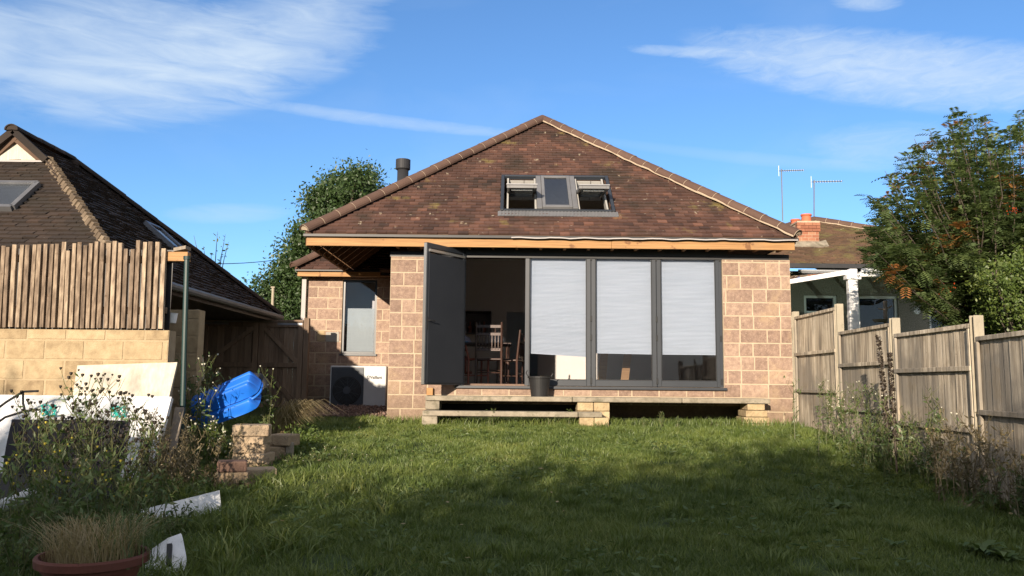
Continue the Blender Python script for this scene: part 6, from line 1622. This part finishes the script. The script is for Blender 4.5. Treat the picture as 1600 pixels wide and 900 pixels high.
for k, (px, Y, pt_, dry, fl_) in enumerate(((1300, 11.4, 590, 0, 1), (1318, 11.0, 600, 0, 1), (1335, 10.6, 610, 0, 1), (1350, 10.2, 625, 0, 0), (1365, 9.9, 640, 0, 0), (1385, 9.6, 650, 0, 0), (1405, 9.3, 650, 0, 0), (1425, 9.0, 660, 0, 0), (1445, 8.8, 620, 0, 1), (1462, 8.6, 690, 0, 0), (1340, 10.0, 665, 0, 0), (1395, 9.0, 690, 0, 0), (1375, 9.4, 675, 0, 0), (1490, 8.2, 670, 1, 1), (1515, 8.0, 665, 1, 1), (1545, 7.7, 650, 1, 1), (1575, 7.5, 670, 1, 1), (1598, 7.2, 680, 1, 1), (1540, 7.5, 720, 1, 0), (1570, 7.1, 730, 0, 0), (1595, 6.9, 740, 0, 0))):
    b = wb(px, Y); top = at(px, pt_, Y).z
    ords = ['first', 'second', 'third', 'fourth', 'fifth', 'sixth', 'seventh', 'eighth', 'ninth', 'tenth', 'eleventh', 'twelfth', 'thirteenth']
    lab = (ords[k] + ' leafy green weed along the fence foot, counting from the house') if k < 13 else ['dry bramble under the third panel', 'dry bramble stem leaning toward the last post', 'dry bramble below the last post', 'dry pale weed under the nearest panel', 'dry pale weed at the picture edge', 'low dry tuft below the last post', 'green sprig below the nearest panel', 'green sprig low at the picture edge'][k - 13]
    weed(b, max(.2, top - b[2]), 6, lab, leafn=190 if not dry else 120, lsize=.06, dry=bool(dry), headmat=(m_petalw if fl_ and not dry else m_straw if fl_ else None), nhead=12, seed=700 + k, group='weeds along the fence foot', name='fence_weed', spread=.17, lean=.35 if not dry else .55, headr=.008 if not dry else .011, branch=5)
# dock / broad leaf clumps in the lawn
def rosette(x, y, r, n, label, seed, mat=m_weed):
    rd = random.Random(seed); mb = MB(); z = g(x, y) + .02
    for k in range(n):
        a = 6.28 * k / n + rd.uniform(-.3, .3); L = r * rd.uniform(.6, 1.1); w_ = L * .16; up_ = rd.uniform(.25, .8); d = Vector((math.cos(a), math.sin(a), 0)); s_ = Vector((-d.y, d.x, 0)); c = Vector((x, y, z))
        p1, p2, p3 = c + d * L * .35 + Vector((0, 0, L * up_ * .45)), c + d * L * .75 + Vector((0, 0, L * up_ * .6)), c + d * L + Vector((0, 0, L * up_ * .4))
        mb.add([c - s_ * .004, c + s_ * .004, p1 + s_ * w_, p1 - s_ * w_, p2 + s_ * w_ * .8, p2 - s_ * w_ * .8, p3], [(0, 1, 2, 3), (3, 2, 4, 5), (5, 4, 6)], rd.random())
    tag(mb.build('broadleaf_weed', mat), label, 'weed', 'broad-leaved weeds in the lawn')
for k, (px, py, r, lab) in enumerate(((1535, 868, .2, 'broad-leaved weed in the shaded corner nearest the fence'), (1570, 880, .16, 'smaller broad-leaved weed right beside the corner one'), (1310, 800, .16, 'broad-leaved weed alone in the shaded lawn'), (560, 770, .2, 'long-leaved weed clump on the shaded lawn below the stacks'), (600, 800, .2, 'long-leaved weed clump just below the first clump'), (380, 830, .26, 'large bladed weed clump beside the white chunk'), (420, 790, .2, 'bladed weed clump above the large one'), (350, 880, .26, 'bladed weed clump at the bottom beside the chunk'), (440, 860, .2, 'bladed weed clump farthest onto the lawn at the bottom'), (1270, 770, .12, 'tiny broad-leaved weed high in the shaded lawn'), (1400, 860, .12, 'low weed between the corner weeds and the lone weed'))):
    q = gpx(px, py); 
    if 'bladed' in lab or 'long-leaved' in lab: grassy('bladed_weed', (q.x, q.y, q.z - .02), r * .7, r * 1.0, 110, .011, m_grass, lab, 'weed', lean=.8, droop=.9, group='bladed weeds in the lawn')
    else: rosette(q.x, q.y, r, 16 if r > .15 else 9, lab, 800 + k)
# sprigs in front of the slab
for k, px in enumerate((768, 862, 888, 1005, 1035, 1060, 1110)):
    b = wb(px, 13.02); weed(b, [.3, .28, .32, .2, .34, .22, .2][k], 3, ['first', 'second', 'third', 'fourth', 'fifth', 'sixth', 'seventh'][k] + ' green sprig growing up before the step slab, counting from the open door', leafn=40, lsize=.04, seed=900 + k, group='sprigs in front of the step', name='lawn_sprig', spread=.03, lean=.4, headmat=None)
# little branchy bird perch beyond the fence
bp_ = at(1383, 515, 14.5); e = empty('garden_ornament', bp_ - Vector((0, 0, .9)), 'pale cross-shaped branch perch showing above the fence', 'ornament')
mb = MB(); mb.tube([bp_ - Vector((0, 0, .9)), at(1383, 470, 14.5)], [.03, .035], 8); mb.build('upright', m_plank, e)
mb = MB(); mb.tube([at(1372, 482, 14.5), at(1383, 484, 14.5), at(1394, 478, 14.5)], [.01, .02, .01], 6); mb.build('arm', m_plank, e)
mb = MB(); mb.lathe(at(1375, 501, 14.5), [(0, -.02), (.1, -.02), (.13, .02), (0, .03)], 12); mb.build('tray', m_conc, e)

#@@MORE@@
